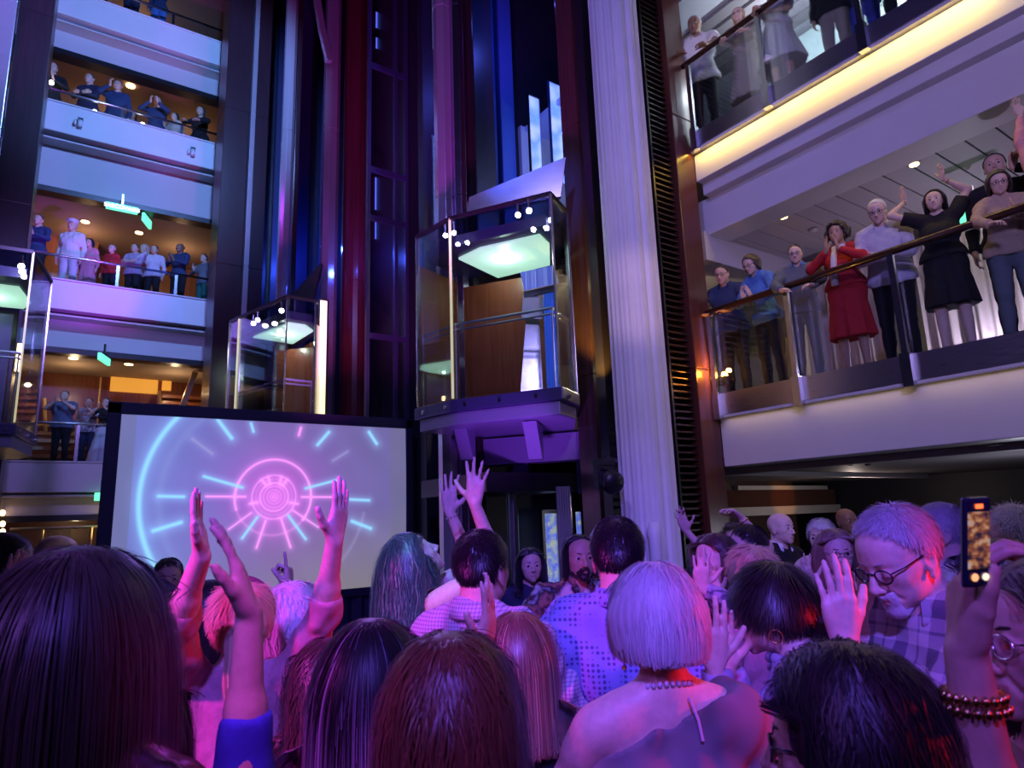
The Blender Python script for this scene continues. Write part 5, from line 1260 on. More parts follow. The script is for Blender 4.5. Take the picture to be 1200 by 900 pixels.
p_pla = pattern('shirt_plaid', 'plaid', (.66, .58, .62), (.03, .03, .10), 9); p_flo = pattern('shirt_floral', 'floral', (.025, .02, .03), (.50, .22, .16), 22, (.6, .6, .55)); p_str = pattern('shirt_stripes', 'stripe', (.10, .03, .03), (.30, .14, .10), 60)
p_lace = pattern('blouse_pattern', 'floral', (.45, .42, .45), (.12, .10, .16), 30, (.7, .68, .7)); p_sc = pattern('scarf_pattern', 'floral', (.42, .40, .50), (.05, .05, .12), 34, (.5, .5, .56))
GOLDM = mat('gold_metal', (.8, .55, .25), .25, 1); BEAD = mat('necklace_beads', (.62, .56, .62), .3); SILV = mat('silver_metal', (.8, .8, .85), .2, 1); GLB = mat('glasses_black', (.015, .015, .03), .25)
TR = dict(m=c_navy); TRB = dict(m=c_blk)
def hairp(**k): return dict(k)
def ring(pr, name, c, ax, r, th, m, n=22, beads=0):
    """chain or hoop around a limb (person space metres)"""
    ax = nrm(ax); u = nrm(np.cross(ax, (0.3, .2, 1))); v = np.cross(ax, u); mb = MB(); P = [c+(u*math.cos(a)+v*math.sin(a))*r for a in np.linspace(0, 2*math.pi, n+1)]
    if beads:
        for i in range(beads): 
            a = 2*math.pi*i/beads; mb.ball(tuple(c+(u*math.cos(a)+v*math.sin(a))*r), th, 8, 0, (1, .8, 1.2))
    else: mb.tube(P, th, 8, cap=False)
    return mb.build(name, m, pr.root, smooth=True)
def wrist_ring(pr, i, name, m, back=.03, r=.031, th=.004, beads=0):
    W, El, u, hd, sx, aw = pr.wr[i]; return ring(pr, name, W-u*back*pr.s, u, r*pr.s*(1 if pr.m else .9), th, m, beads=beads)

# --- foreground row
P1 = person('person with long straight brown hair filling the lower left, seen from behind', (92, 756), .95, 8, res=.008, sex='f', arms=('down', 'down'), top=dict(m=c_plum, neck='crew'), bottom=TR,
    hair=dict(m=H_BR, style='long', zend=-.36, t=.020, n=5200, rad=.0009, part=.2, messy=.07, clump=90, seed=3))
P10 = person('person with short tousled auburn hair seen from behind at bottom centre', (530, 842), 1.02, 5, res=.008, sex='f', arms=('down', dict(px=(566, 768, 1.3), cpole=(.05, -1, .2), hand='clap', cfd=(.15, 1, 0), cpn=(-1, 0, .3))), top=dict(m=c_pink, neck='crew'), bottom=TR,
    hair=dict(m=H_AU, style='bob', zend=-.125, t=.022, n=5200, rad=.0010, messy=.22, wave=.25, clump=60, seed=5))
P23 = person('person with brown curly hair and dark-rimmed glasses at bottom right, in profile', (990, 874), .88, -62, sex='f', arms=('down', 'down'), top=dict(m=c_brn, neck='crew'), bottom=TR, glasses=GLB,
    hair=dict(m=H_DK, style='bob', zend=-.17, t=.026, n=5200, rad=.0010, messy=.16, wave=.35, clump=60, seed=9))
P27 = person('person in blue sleeves raising bent pink-lit hands, hidden behind the long brown hair', (160, 872), 1.16, 0, sex='f', res=.006, arms=('down', dict(px=(292, 720, 1.0), cpole=(.15, -1, -.25), hand='clap', cfd=(-.28, 1, .05), cpn=(-.93, -.1, -.36), w=1.0)), top=dict(m=c_roy, neck='crew', sleeve='elbow', slen=.36, t=.007), bottom=TR, hair=dict(m=H_DK, style='bob', zend=-.13))
P9 = person('person with long black hair seen from behind, left of the auburn head', (436, 796), 1.35, 6, res=.008, sex='f', arms=('down', 'down'), top=dict(m=c_lav, neck='crew'), bottom=TR,
    hair=dict(m=hair_mat('hair_black_ends', (.006, .005, .008), .45, .3, spec=.3, tips=(.40, .34, .45)), style='long', zend=-.36, t=.014, n=4200, rad=.0010, messy=.06, clump=80, tipgrad=.35, seed=4))  # purple sheen of the lower hair is put into the tip colour
P17 = person('person with lavender lit short bob, chain necklace and off-shoulder grey top', (768, 730), 1.5, -8, sex='f', arms=('clap', dict(kind='clap')), skin='PALE', top=dict(m=pattern('top_grey_brown', 'floral', (.20, .18, .20), (.34, .28, .26), 7, (.12, .09, .08)), neck='drop', sleeve='short', sides=(1,), name='blouse', t=.016, folds=.006), bottom=TR,
    hair=dict(m=H_GR, style='bob', zend=-.060, tuck=.5, t=.024, n=5200, rad=.0011, messy=.14, wave=.12, clump=70, seed=8))
ring(P17, 'necklace', P17.up(0, -.012, 1.462)*P17.s, (0, .35, 1), .066*P17.s, .006, BEAD, beads=30)
W = P17.up(.02, -.085, 1.44)*P17.s; part_ = MB().tube([P17.up(.03, -.078, 1.455)*P17.s, P17.up(.045, -.082, 1.41)*P17.s, P17.up(.05, -.085, 1.37)*P17.s], .0035, 6).build('necklace_chain', BEAD, P17.root)
MB().tube([P17.hc+P17.Hm@np.array([-.078, .0, -.05]), P17.hc+P17.Hm@np.array([-.079, .0, -.085])], .0015, 6).ball(tuple(P17.hc+P17.Hm@np.array([-.079, .0, -.09])), .006, 8).build('earring', GOLDM, P17.root)
P20 = person('grey-haired person in plaid shirt with dark-rimmed glasses and goatee, clapping', (1053, 652), 1.75, -106, sex='m', closed=True, hpitch=-22, hyaw=0, lean=4, fat=1.1, skin='PALE', headscale=1.02,
    arms=(dict(px=(990, 752, 1.58), cpole=(.2, -1, 0), hand='clap', cfd=(-.10, 1, .12), cpn=(.1, 0, 1)), dict(px=(1016, 738, 1.86), cpole=(.3, -1, .2), hand='flat', cfd=(0, 1, .1), cpn=(-.1, 0, -1))),
    top=dict(m=p_pla, collar=True, neck='crew', t=.014, folds=.004, sleeve='elbow'), bottom=TR, glasses=GLB, brow=H_GR,
    hair=dict(m=H_GR, style='short', t=.008, length=.030, lift=.30, n=5200, rad=.0008, messy=.16, line=-.022))
beard(P20, H_WH, .007, full='goatee')
P22 = person('blurred person at the right edge wearing glasses, arm raised with a phone', (1236, 752), 1.02, -84, sex='f', hpitch=2, arms=(dict(px=(1132, 764, .82), cpole=(.45, -1, -.1), hand='grip', cfd=(.05, 1, .12), cpn=(1, 0, -.25), w=1.1), 'down'), glasses=SILV, top=dict(m=c_beige, neck='wide', sleeve='short'), bottom=TR, hair=dict(m=H_BR, style='bob', zend=-.15, t=.015))
wrist_ring(P22, 0, 'bracelet', GOLDM, .050, .036, .0058, beads=20)
W, El, u, hd, sx, aw = P22.wr[0]; ring(P22, 'bracelet', W-u*.063, u, .034, .0058, GOLDM, beads=20)
# phone (held, a thing of its own)
ph = empty('phone', 'smartphone held up at right, its screen showing the glass lifts', 'phone', tuple(atD(1143, 635, .78)))
ux = nrm(CRI+.22*CFW); uz = nrm(CUP*1-.02*CRI); uy = np.cross(uz, ux); Mph = np.stack([ux, uy, uz], 1)
ph.rotation_euler = Matrix(Mph).to_euler()
MB().box(-.019, .019, -.004, .004, -.053, .053).build('case', mat('phone_case', (.02, .02, .05), .2, coat=.5), ph, bevel=.004)
scr = mat('phone_screen', (.02, .02, .02), .2, emit=(.5, .2, .1), estr=.6); N, L, B = nodes(scr); tc = N.new('ShaderNodeTexCoord'); mp = N.new('ShaderNodeMapping'); mp.inputs['Scale'].default_value = (40, 40, 60)
vv = N.new('ShaderNodeTexNoise'); vv.inputs['Scale'].default_value = 2.2; rr = ramp(N, [(.35, (.02, .02, .05)), (.5, (.35, .10, .05)), (.6, (.75, .35, .15)), (.7, (.6, .5, .6))]); L.new(tc.outputs['Object'], mp.inputs[0]); L.new(mp.outputs[0], vv.inputs['Vector']); L.new(vv.outputs['Fac'], rr.inputs[0]); L.new(rr.outputs[0], B.inputs['Emission Color'])
MB().box(-.015, .015, -.0052, -.0042, -.030, .036).build('display', scr, ph)
MB().box(-.005, .005, -.0056, -.0048, .040, .045).build('indicator', mat('phone_red', (1, .2, .05), .4, emit=(1, .15, .03), estr=2), ph)
MB().disc((-.006, -.0046, -.040), (0, -1, 0), .0045, .0012, 14).build('shutter_button', mat('phone_orange', (1, .5, .2), .4, emit=(1, .45, .15), estr=1.2), ph)
MB().disc((.009, -.0046, -.040), (0, -1, 0), .0042, .0012, 14).build('mode_button', mat('phone_cream', (1, .9, .6), .4, emit=(1, .85, .5), estr=1.2), ph)
P24b = person('person with dark collar-length hair from behind, right of the raised phone', (1176, 692), 1.75, -10, res=.008, sex='f', arms=('down', 'down'), top=dict(m=c_navy), bottom=TR, hair=dict(m=H_BK, style='bob', zend=-.15, t=.022, n=2200))
# --- second row
P6 = person('person with pink lit blonde ponytail raising both arms wide, seen from behind', (284, 729), 1.95, -8, sex='f', skin='PALE', arms=(dict(px=(236, 652, 1.62), cpole=(-1, -.8, 0), hand='flat', cfd=(-.18, 1, .1), cpn=(1, .1, .2), w=1.1), dict(px=(392, 634, 1.72), cpole=(1, -.8, 0), hand='flat', cfd=(.14, 1, .1), cpn=(-1, .1, .35), w=1.05)),
    top=dict(m=cloth('knit_rose', (.55, .26, .32)), neck='crew', sleeve='elbow', t=.011, folds=.004), bottom=TR,
    hair=dict(m=H_BL, style='short', t=.006, length=.085, lift=.02, n=3800, rad=.0010, messy=.05, ear=True, tail=[(.01, -.095, .005, .5, -1, -.15, .40, .042, .006, 1100)], seed=6))
mb = MB().tube([P6.hc+P6.Hm@(np.array([.082*math.cos(a), .012-.02*math.sin(a), .03+.094*math.sin(a)])) for a in np.linspace(-.15, math.pi+.15, 24)], .009, 8); mb.build('headband', cloth('band_plum', (.16, .05, .10)), P6.root, smooth=True)
P8 = person('person with wavy dark brown hair and striped top from behind, beside the ponytail', (386, 802), 1.72, -15, res=.008, sex='f', arms=('down', 'down'), top=dict(m=p_str, neck='crew'), bottom=TR, hair=dict(m=H_WV, style='long', zend=-.28, t=.018, n=3400, wave=.7, messy=.15, rad=.0012, seed=12))
P7 = person('person with short blue-white lit wavy hair tilted back, ornate earring', (348, 722), 2.3, 38, sex='f', skin='PALE', hpitch=22, arms=('down', dict(px=(338, 690, 2.6), hand='point', cfd=(0, 1, 0), cpn=(-1, 0, 0))), top=dict(m=c_lav, neck='crew', sleeve='short'), bottom=TR, hair=dict(m=H_WH, style='bob', zend=-.115, t=.018, n=3600, wave=.45, messy=.25, rad=.0012, seed=2))
ring(P7, 'earring', P7.hc+P7.Hm@np.array([.080, -.004, -.055]), (0, .3, 1), .016, .0045, mat('earring_red', (.3, .02, .03), .2, .6)); MB().ball(tuple(P7.hc+P7.Hm@np.array([.082, -.004, -.085])), .006, 8).ball(tuple(P7.hc+P7.Hm@np.array([.082, -.004, -.10])), .007, 8).build('earring_drop', SILV, P7.root)
P5 = person('person with dark hair and bright teal blouse behind the raised pink arm', (246, 716), 2.6, 5, res=.008, sex='f', arms=('clap', 'clap'), top=dict(m=c_teal, neck='crew', folds=.007), bottom=TR, hair=dict(m=H_DK, style='long', zend=-.2, t=.014, n=2000))
P11 = person('person with straight highlighted purple lit bob and black top from behind', (607, 770), 1.75, 2, res=.008, sex='f', arms=('down', 'down'), top=dict(m=c_blk), bottom=TRB, hair=dict(m=H_HI, style='long', zend=-.22, t=.014, n=3600, rad=.0010, messy=.06, seed=7))
P19 = person('person in mauve sweater with dark brown bun and hoop earring, facing left', (905, 712), 1.8, -62, sex='f', lean=16, skin='PALE', arms=(dict(px=(838, 782, 1.62), hand='flat', cfd=(-.05, 1, 0), cpn=(0, 0, 1), cpole=(.3, -1, 0)), dict(px=(852, 784, 1.80), hand='flat', cfd=(-.15, 1, 0), cpn=(0, 0, -1), cpole=(.3, -1, 0))),
    top=dict(m=c_plum, neck='crew', t=.016, folds=.006), bottom=TR, hair=dict(m=H_DK, style='short', t=.010, length=.095, lift=.02, n=3800, rad=.0010, messy=.05, ear=True, bun=[(0.0, -.125, -.055, 0, -1, -1, .05, .052, .03, 900)], line=.008, seed=15))
ring(P19, 'hoop_earring', P19.hc+P19.Hm@np.array([-.080, -.004, -.062]), (1, 0, .2), .017, .0022, GOLDM)
mbs = MB()
for kx in range(3): mbs.tube([P19.up((.074-.004*kx)*math.cos(a), -.012+(.074-.004*kx)*math.sin(a), 1.435+.018*kx+.008*math.sin(3*a+kx))*P19.s for a in np.linspace(0, 2*math.pi, 25)], .017*P19.s, 8, cap=False)
mbs.build('scarf', p_sc, P19.root, smooth=True)
# --- middle
P16 = person('tall dark-haired person in purple-blue dotted shirt, back to camera, by white column', (724, 652), 2.2, 8, sex='m', arms=('down', 'down'), top=dict(m=p_dots, collar=True, t=.022, folds=.008, fat=1) if 0 else dict(m=p_dots, collar=True, t=.020, folds=.008), bottom=TR, glasses=GLB, fat=.96, hair=dict(m=H_BK, style='short', t=.007, length=.022, n=3000, rad=.0010, lift=.5))
P12 = person('person with dark cropped hair and fine checked shirt, back to camera, centre', (565, 667), 2.2, 28, sex='m', arms=('clap', 'clap'), top=dict(m=p_chk, collar=True, t=.018, folds=.007), bottom=TR, fat=1.05, hair=dict(m=H_BK, style='short', t=.008, length=.024, n=3000, rad=.0010, lift=.5))
P13 = person('person in navy tank top with long teal lit hair reaching both arms up', (484, 657), 2.8, 62, sex='f', skin='PALE', hpitch=42, lean=-4, arms=(dict(px=(527, 600, 2.95), cpole=(.3, -1, 0), hand='spread', cfd=(-.05, 1, .05), cpn=(.3, .2, 1)), dict(px=(556, 590, 2.6), cpole=(1, -.3, 0), hand='spread', cfd=(.05, 1, .1), cpn=(.2, .2, 1))),
    top=dict(m=c_navy, neck='tank', sleeve='none'), bottom=TR, hair=dict(m=H_TE, style='long', zend=-.38, t=.014, n=3000, wave=.35, messy=.10, seed=13, back=.02))
wrist_ring(P13, 0, 'bracelet', SILV, .02, .031, .004, beads=14)
P15 = person('bearded person with swept-back dark hair and floral shirt facing the camera', (679, 653), 3.5, 168, sex='m', skin='OLIVE', arms=(dict(px=(700, 735, 3.3), hand='relaxed', cfd=(.3, -.6, -.5), cpn=(1, 0, 0)), dict(px=(660, 742, 3.2), cpole=(-1, -.3, 0), hand='relaxed', cfd=(.5, -.7, -.3), cpn=(1, 0, 0))), top=dict(m=p_flo, collar=True, neck='v', sleeve='short', t=.016, folds=.006), bottom=dict(m=c_wht), hair=dict(m=H_DK, style='bob', zend=-.09, t=.006, line=-.016, n=1600, messy=.1), glasses=None)
beard(P15, H_DK, .006)
mb = MB().tube([P15.up(.060*math.cos(a), .035+.05*math.sin(a)*1.0+.02, 1.45-.06*max(0, math.sin(a)))*P15.s for a in np.linspace(0, 2*math.pi, 20)], .005, 6, cap=False); mb.build('necklace', SILV, P15.root)
P14 = person('dark-haired person in dark jacket smiling towards the camera in centre', (622, 663), 4.4, 172, sex='f', hpitch=4, arms=(dict(px=(648, 712, 4.0), hand='cup', cfd=(.1, 1, .1), cpn=(0, 0, -1)), 'down'), top=dict(m=c_navy, neck='v'), bottom=TRB, hair=dict(m=H_BK, style='long', zend=-.2, t=.014, n=1200))
P4 = person('dark-haired person with short beard standing in front of the projection screen', (197, 678), 3.9, 150, sex='m', arms=('down', 'down'), top=dict(m=c_dblue, collar=True), bottom=TR, hair=dict(m=H_BK, style='short', t=.008, length=.025, n=1200))
beard(P4, H_BK, .004)
P3 = person('bald person whose scalp shows behind the long brown hair, at left', (67, 655), 3.4, 20, sex='m', skin='PALE', arms=('down', 'down'), top=dict(m=c_blk), bottom=TR)
P2 = person('person at the left edge clapping, dark hair brushed back', (2, 664), 2.6, 60, sex='f', skin='PALE', arms=(dict(px=(12, 700, 2.4), hand='flat', cfd=(.2, 1, 0), cpn=(1, 0, -.3)), dict(px=(22, 698, 2.5), hand='flat', cfd=(.1, 1, 0), cpn=(-.5, 0, -1))), top=dict(m=c_wht), bottom=TR, hair=dict(m=H_DK, style='short', t=.009, length=.05, lift=.05, n=1200))
# --- right middle group
P18d = person('person with blonde braided updo and hair clip, seen from behind', (880, 672), 2.9, -20, sex='f', arms=('down', 'down'), top=dict(m=c_pink), bottom=TR, hair=dict(m=H_BL, style='short', t=.014, length=.09, lift=.03, n=2600, messy=.12, line=.006, bun=[(.03, -.07, .075, 0, -1, 0, .04, .035, .03, 300), (-.045, -.06, .07, 0, -1, 0, .04, .038, .03, 300), (0, -.10, .03, 0, -1, 0, .04, .036, .03, 300)]))
P18c = person('person with short blue lit hair in profile facing left, before raised arm', (876, 641), 3.75, -100, sex='m', skin='PALE', arms=('clap', 'clap'), top=dict(m=c_lav, collar=True), bottom=TR, hair=dict(m=H_DK, style='short', t=.010, length=.032, n=1500))
P18b = person('curly dark-haired person with one arm raised and bent hand over the crowd', (862, 634), 4.7, -150, sex='m', arms=(dict(px=(868, 606, 4.45), cpole=(.6, -.7, -.3), hand='cup', cfd=(-.7, .5, -.2), cpn=(-.5, -.7, -.3)), 'down'), top=dict(m=c_blk, sleeve='short'), bottom=TR, hair=dict(m=H_BR, style='short', t=.014, length=.03, n=1200, messy=.5))
wrist_ring(P18b, 0, 'bracelet', GOLDM, .03, .032, .004)
P18a = person('brown-haired person smiling in profile with hands pressed together near the column', (838, 657), 3.1, -120, sex='f', skin='PALE', arms=(dict(px=(822, 690, 2.75), hand='flat', cfd=(0, 1, 0), cpn=(.3, 0, 1)), dict(px=(838, 702, 2.9), hand='clap', cfd=(-.2, 1, 0), cpn=(-.3, 0, -1))), top=dict(m=p_sc, neck='crew', sleeve='long'), bottom=TR, hair=dict(m=H_BR, style='long', zend=-.2, t=.014, n=1500, wave=.3))
P18i = person('person with reddish brown hair waving one open hand beside white column', (826, 650), 4.3, 175, sex='f', arms=('down', dict(px=(804, 622, 4.2), cpole=(.3, -1, 0), hand='flat', cfd=(-.35, 1, 0), cpn=(-.2, 0, -1))), top=dict(m=c_blk, sleeve='short'), bottom=TR, hair=dict(m=H_AU, style='bob', zend=-.12, t=.014, n=900))
P18e = person('bald person in black sweater with white collar standing before brown wall', (915, 619), 5.2, 148, sex='m', skin='PALE', arms=('down', 'down'), top=dict(m=c_blk, collar=True, cm=c_wht), bottom=TRB, fat=1.1)
P18f = person('older white-haired person in cream cardigan clapping behind the bespectacled person', (963, 630), 4.6, -140, sex='f', skin='PALE', arms=('clap', 'clap'), top=dict(m=c_cream), bottom=TR, hair=dict(m=H_WH, style='short', t=.014, length=.04, n=1000))
P18g = person('person with long brown hair and clear round glasses facing the camera, clapping', (980, 648), 3.5, -172, sex='f', skin='PALE', arms=(dict(px=(1000, 700, 3.2), hand='flat', cfd=(-.2, 1, 0), cpn=(-1, 0, -.5)), dict(px=(950, 688, 3.2), hand='spread', cfd=(-.3, 1, 0), cpn=(.4, 0, -1))), top=dict(m=p_lace, neck='v'), bottom=TR, glasses=SILV, hair=dict(m=H_LB, style='long', zend=-.25, t=.014, n=1800, wave=.2))
P18h = person('bald person in shadow far behind at the brown wall', (992, 611), 6.2, 170, sex='m', skin='BROWN', arms=('down', 'down'), top=dict(m=c_blk), bottom=TRB)
P21 = person('grey-haired person with thin glasses facing left, behind the plaid shirt', (1102, 624), 2.9, -66, sex='m', skin='PALE', arms=('clap', 'clap'), top=dict(m=c_wht, collar=True), bottom=TR, glasses=SILV, hair=dict(m=H_GR, style='short', t=.008, length=.03, n=1800, rad=.0012))
P24 = person('white curly-haired person half hidden at the far right edge', (1187, 622), 3.4, -40, sex='f', skin='PALE', arms=('down', 'down'), top=dict(m=c_lav), bottom=TR, hair=dict(m=H_WH, style='short', t=.014, length=.04, n=1200, messy=.5))

# --- lower right gallery, leaning on the rail
FA = 3.2
def east(label, px, py, X, face, floor=FA, **k): return person(label, (px, py), DX(px, py, X), face, floor=floor, **k)
east('bespectacled person in dark shirt with hands out over the rail, leftmost on lower right gallery', 846, 322, 7.3, -140, sex='m', fat=1.1, lean=14, hpitch=-8, arms=(dict(kind='rail', hand='flat'), dict(kind='rail', hand='flat')), top=dict(m=c_dblue, collar=True, sleeve='short'), bottom=TRB, glasses=GLB, hair=dict(m=H_DK, style='short'))
east('person with dark bob and blue blouse clapping over the gallery rail', 880, 310, 7.18, -120, sex='f', skin='PALE', lean=16, hpitch=-15, arms=('clap', 'clap'), top=dict(m=c_blue, collar=True, t=.016, folds=.006), bottom=TRB, hair=dict(m=H_BR, style='bob', zend=-.1, t=.018), glasses=GLB)
east('person in grey suit jacket with glasses resting both hands on the rail', 932, 298, 7.22, -150, sex='m', skin='PALE', lean=8, hpitch=-8, arms=('rail', 'rail'), top=dict(m=c_gry, collar=True, cm=c_blue, neck='v', t=.022), bottom=dict(m=c_gry), glasses=GLB, hair=dict(m=H_DK, style='short'))
Pr = east('person in red dress with white scarf bringing hands together on the gallery', 981, 274, 7.22, -135, sex='f', fat=1.12, skin='OLIVE', lean=4, arms=('claphigh', 'claphigh'), top=dict(m=c_red, neck='v', sleeve='long', t=.016), bottom=dict(m=c_red, kind='skirt', hem=.42), hair=dict(m=H_DK, style='bob', zend=-.05, t=.038, curl=.007))
mb = MB().tube([Pr.up(.072*math.cos(a), -.005+.072*math.sin(a), 1.45-.02*math.sin(a))*Pr.s for a in np.linspace(0, 2*math.pi, 20)], .024, 8, cap=False).tube([Pr.up(.03, .09, 1.43)*Pr.s, Pr.up(.03, .155, 1.30)*Pr.s, Pr.up(.05, .17, 1.15)*Pr.s, Pr.up(.06, .16, 1.0)*Pr.s], [.025, .035, .032, .045], 8); mb.build('scarf', c_wht, Pr.root, smooth=True)
east('white-haired person in pale shirt leaning with folded hands on the gallery rail', 1028, 248, 7.18, -140, sex='m', fat=1.15, skin='PALE', lean=20, hpitch=-12, arms=('folded', 'folded'), top=dict(m=c_lav, collar=True, t=.018), bottom=TRB, glasses=GLB, hair=dict(m=H_WH, style='short'))
Pb = east('person in black dress raising both arms high on the lower right gallery', 1095, 236, 7.25, -140, sex='f', fat=1.05, skin='PALE', arms=(dict(px=(1105, 210, DX(1105, 210, 7.25)), hand='flat', cfd=(-.2, 1, 0), cpn=(-1, 0, 0), cpole=(1, 0, 0)), dict(px=(1061, 236, DX(1061, 236, 7.25)), hand='flat', cfd=(-.3, 1, 0), cpn=(1, 0, 0), cpole=(-1, -.4, 0))), top=dict(m=c_blk, neck='crew', sleeve='short', t=.018), bottom=dict(m=c_blk, kind='skirt', hem=.50), hair=dict(m=H_BK, style='long', zend=-.16, t=.018))
for i in (0, 1): wrist_ring(Pb, i, 'bracelet', GOLDM, .04, .033, .004)
east('dark-haired person with raised fist partly hidden at the upper end of the gallery', 1166, 196, 7.7, -140, sex='m', arms=(dict(px=(1187, 196, DX(1187, 196, 7.5)), hand='fist', cfd=(0, 1, 0), cpn=(0, 0, -1)), 'down'), top=dict(m=c_blk), bottom=TRB, hair=dict(m=H_DK, style='short'))
east('long-haired bespectacled person in beige sweater holding the gallery rail', 1170, 214, 7.18, -150, sex='f', skin='PALE', lean=8, hpitch=-14, arms=('clap', 'rail'), top=dict(m=c_beige, neck='v', t=.018), bottom=dict(m=c_gry), glasses=GLB, hair=dict(m=H_DK, style='long', zend=-.2, t=.018))
east('person beyond the right edge with one pink hand raised', 1232, 172, 7.22, -150, sex='f', skin='PALE', arms=('down', dict(px=(1196, 136, DX(1196, 136, 7.3)), hand='clap', cfd=(-.4, 1, 0), cpn=(-.4, 0, -1))), top=dict(m=c_pink), bottom=TRB, hair=dict(m=H_DK, style='bob'))
# --- upper right gallery
FB = 6.92
east('person in white polo and black trousers leaning at corner of upper gallery', 814, 30, 7.25, -150, FB, sex='m', skin='BROWN', lean=12, hpitch=-10, arms=('rail', 'rail'), top=dict(m=c_wht, collar=True, sleeve='short', t=.018), bottom=TRB, hair=dict(m=H_GR, style='short'))
east('blonde person in long cream dress leaning on the upper rail', 865, 18, 7.18, -140, FB, sex='f', skin='PALE', lean=10, arms=('rail', 'rail'), top=dict(m=c_cream, sleeve='short', t=.02), bottom=dict(m=c_cream, kind='skirt', hem=.25, wide=.06), glasses=GLB, hair=dict(m=H_BL, style='long', zend=-.18))
east('person in short white dress, head cut by top of the photo', 905, -10, 7.22, -140, FB, sex='f', arms=('folded', 'rail'), top=dict(m=c_wht, sleeve='short', t=.02), bottom=dict(m=c_wht, kind='skirt', hem=.42, wide=.10), hair=dict(m=H_BR, style='bob'))
east('person in grey trousers and dark jacket at top edge of photo', 968, -38, 7.5, -140, FB, sex='m', arms=('rail', 'down'), top=dict(m=c_blk, t=.02), bottom=dict(m=cloth('cloth_light_grey', (.35, .30, .30))), hair=dict(m=H_DK, style='short'))
east('person in royal blue beside the light grey trousers at top edge', 1002, -50, 7.7, -140, FB, sex='m', arms=('down', 'down'), top=dict(m=c_dblue, t=.02), bottom=dict(m=c_roy), hair=dict(m=H_DK, style='short'))
person('person in black suit at the top right, only trunk and legs showing', D=8, face=-140, floor=FB, root=tuple(onX(1058, 12, 7.3)[:2]), H=1.78, sex='m', fat=1.1, arms=('rail', 'rail'), top=dict(m=c_blk, t=.025), bottom=TRB, hair=dict(m=H_DK, style='short'))
# --- left galleries
def north(label, px, py, face=175, floor=6.55, Y=16.75, **k):
    k.setdefault('bottom', TRB); return person(label, (px, py), DY(px, py, Y), face, floor=floor, res=.0105, shoes=False, **k)
FCC, FBB, FAA = 10.35, 6.78, 3.15
north('dark silhouette in black coat at left end of the orange lit gallery', 62, 80, 150, FCC, sex='m', arms=('clap', 'clap'), top=dict(m=c_blk), hair=dict(m=H_BK, style='short'))
north('person in dark jacket with folded arms on the orange lit gallery', 105, 93, 178, FCC, sex='m', fat=1.15, arms=('folded', 'folded'), top=dict(m=c_navy), hair=dict(m=H_BK, style='short'))
north('broad dark figure in navy top third from left on orange lit gallery', 138, 101, 160, FCC, sex='m', arms=('down', 'phone'), top=dict(m=c_dblue), hair=dict(m=H_BK, style='short'))
north('shorter long-haired person beside the broad figure on the orange lit gallery', 156, 130, 150, FCC, Y=17.15, sex='f', H=1.55, arms=('down', 'down'), top=dict(m=c_dblue), hair=dict(m=H_DK, style='long', zend=-.2))
north('person raising a camera with elbows out on the orange lit gallery', 185, 120, 165, FCC, sex='m', arms=('phone', 'phone'), top=dict(m=c_dblue), hair=dict(m=H_BK, style='short'))
north('person in cream top with dark bob near right end of the orange lit gallery', 205, 137, 200, FCC, sex='f', arms=('down', 'clap'), top=dict(m=c_cream), hair=dict(m=H_DK, style='bob'))
north('rightmost long-haired person in dark jacket on the orange lit gallery', 235, 131, 178, FCC, sex='f', fat=1.1, arms=('rail', 'rail'), top=dict(m=c_blk), hair=dict(m=H_DK, style='long', zend=-.16))
north('person in dark blue at left end of the purple lit gallery', 45, 258, 170, FBB, sex='m', fat=1.1, arms=('clap', 'clap'), top=dict(m=c_dblue), hair=dict(m=H_BR, style='short'))
Pc = north('person in white uniform and flat cap glowing violet on the second gallery', 85, 265, 175, FBB, sex='m', fat=1.1, arms=('down', 'down'), top=dict(m=c_wht), bottom=dict(m=c_wht), hair=dict(m=H_GR, style='short'))
mb = MB().tube([tuple(Pc.hc+Pc.Hm@np.array(q)) for q in ((0, 0, .06), (0, 0, .085), (0, 0, .13), (0, 0, .15))], [.092, .095, .125, .10], 20).box(-.06+Pc.hc[0], .06+Pc.hc[0], Pc.hc[1]+.06, Pc.hc[1]+.14, Pc.hc[2]+.06, Pc.hc[2]+.07); mb.build('uniform_cap', c_wht, Pc.root, smooth=False)
north('dark-bobbed person in patterned rose dress behind the glass rail', 105, 285, 180, FBB, sex='f', arms=('down', 'down'), top=dict(m=c_pink), bottom=dict(m=c_pink, kind='skirt', hem=.5), hair=dict(m=H_BK, style='bob', t=.02))
north('short-haired person in rose shirt and dark jacket beside the patterned dress', 131, 292, 180, FBB, sex='f', arms=('down', 'down'), top=dict(m=c_red, neck='v'), hair=dict(m=H_GR, style='short'))
north('dark-haired person with folded arms in the middle of the second gallery', 158, 291, 178, FBB, sex='m', fat=1.15, arms=('folded', 'folded'), top=dict(m=c_plum), hair=dict(m=H_DK, style='short'))
north('grey-haired person looking over a shoulder in the middle of the second gallery', 169, 292, 190, FBB, Y=17.22, sex='f', arms=('down', 'down'), top=dict(m=c_cream), hair=dict(m=H_GR, style='bob'))
north('person holding phone to face beside the grey-haired one, second gallery', 181, 293, 170, FBB, sex='m', arms=('down', 'phone'), top=dict(m=c_lav), hair=dict(m=H_DK, style='short'))
north('tall bald person in violet-blue shirt near right of second gallery', 211, 291, 190, FBB, sex='m', skin='BROWN', arms=('clap', 'clap'), top=dict(m=c_dblue), hair=dict(m=H_BK, style='short', t=.003))
north('person in dark jacket with green trim at right end of second gallery', 239, 303, 200, FBB, sex='m', arms=('down', 'clap'), top=dict(m=c_gry), bottom=dict(m=cloth('cloth_green', (.02, .16, .12))), hair=dict(m=H_DK, style='short'))
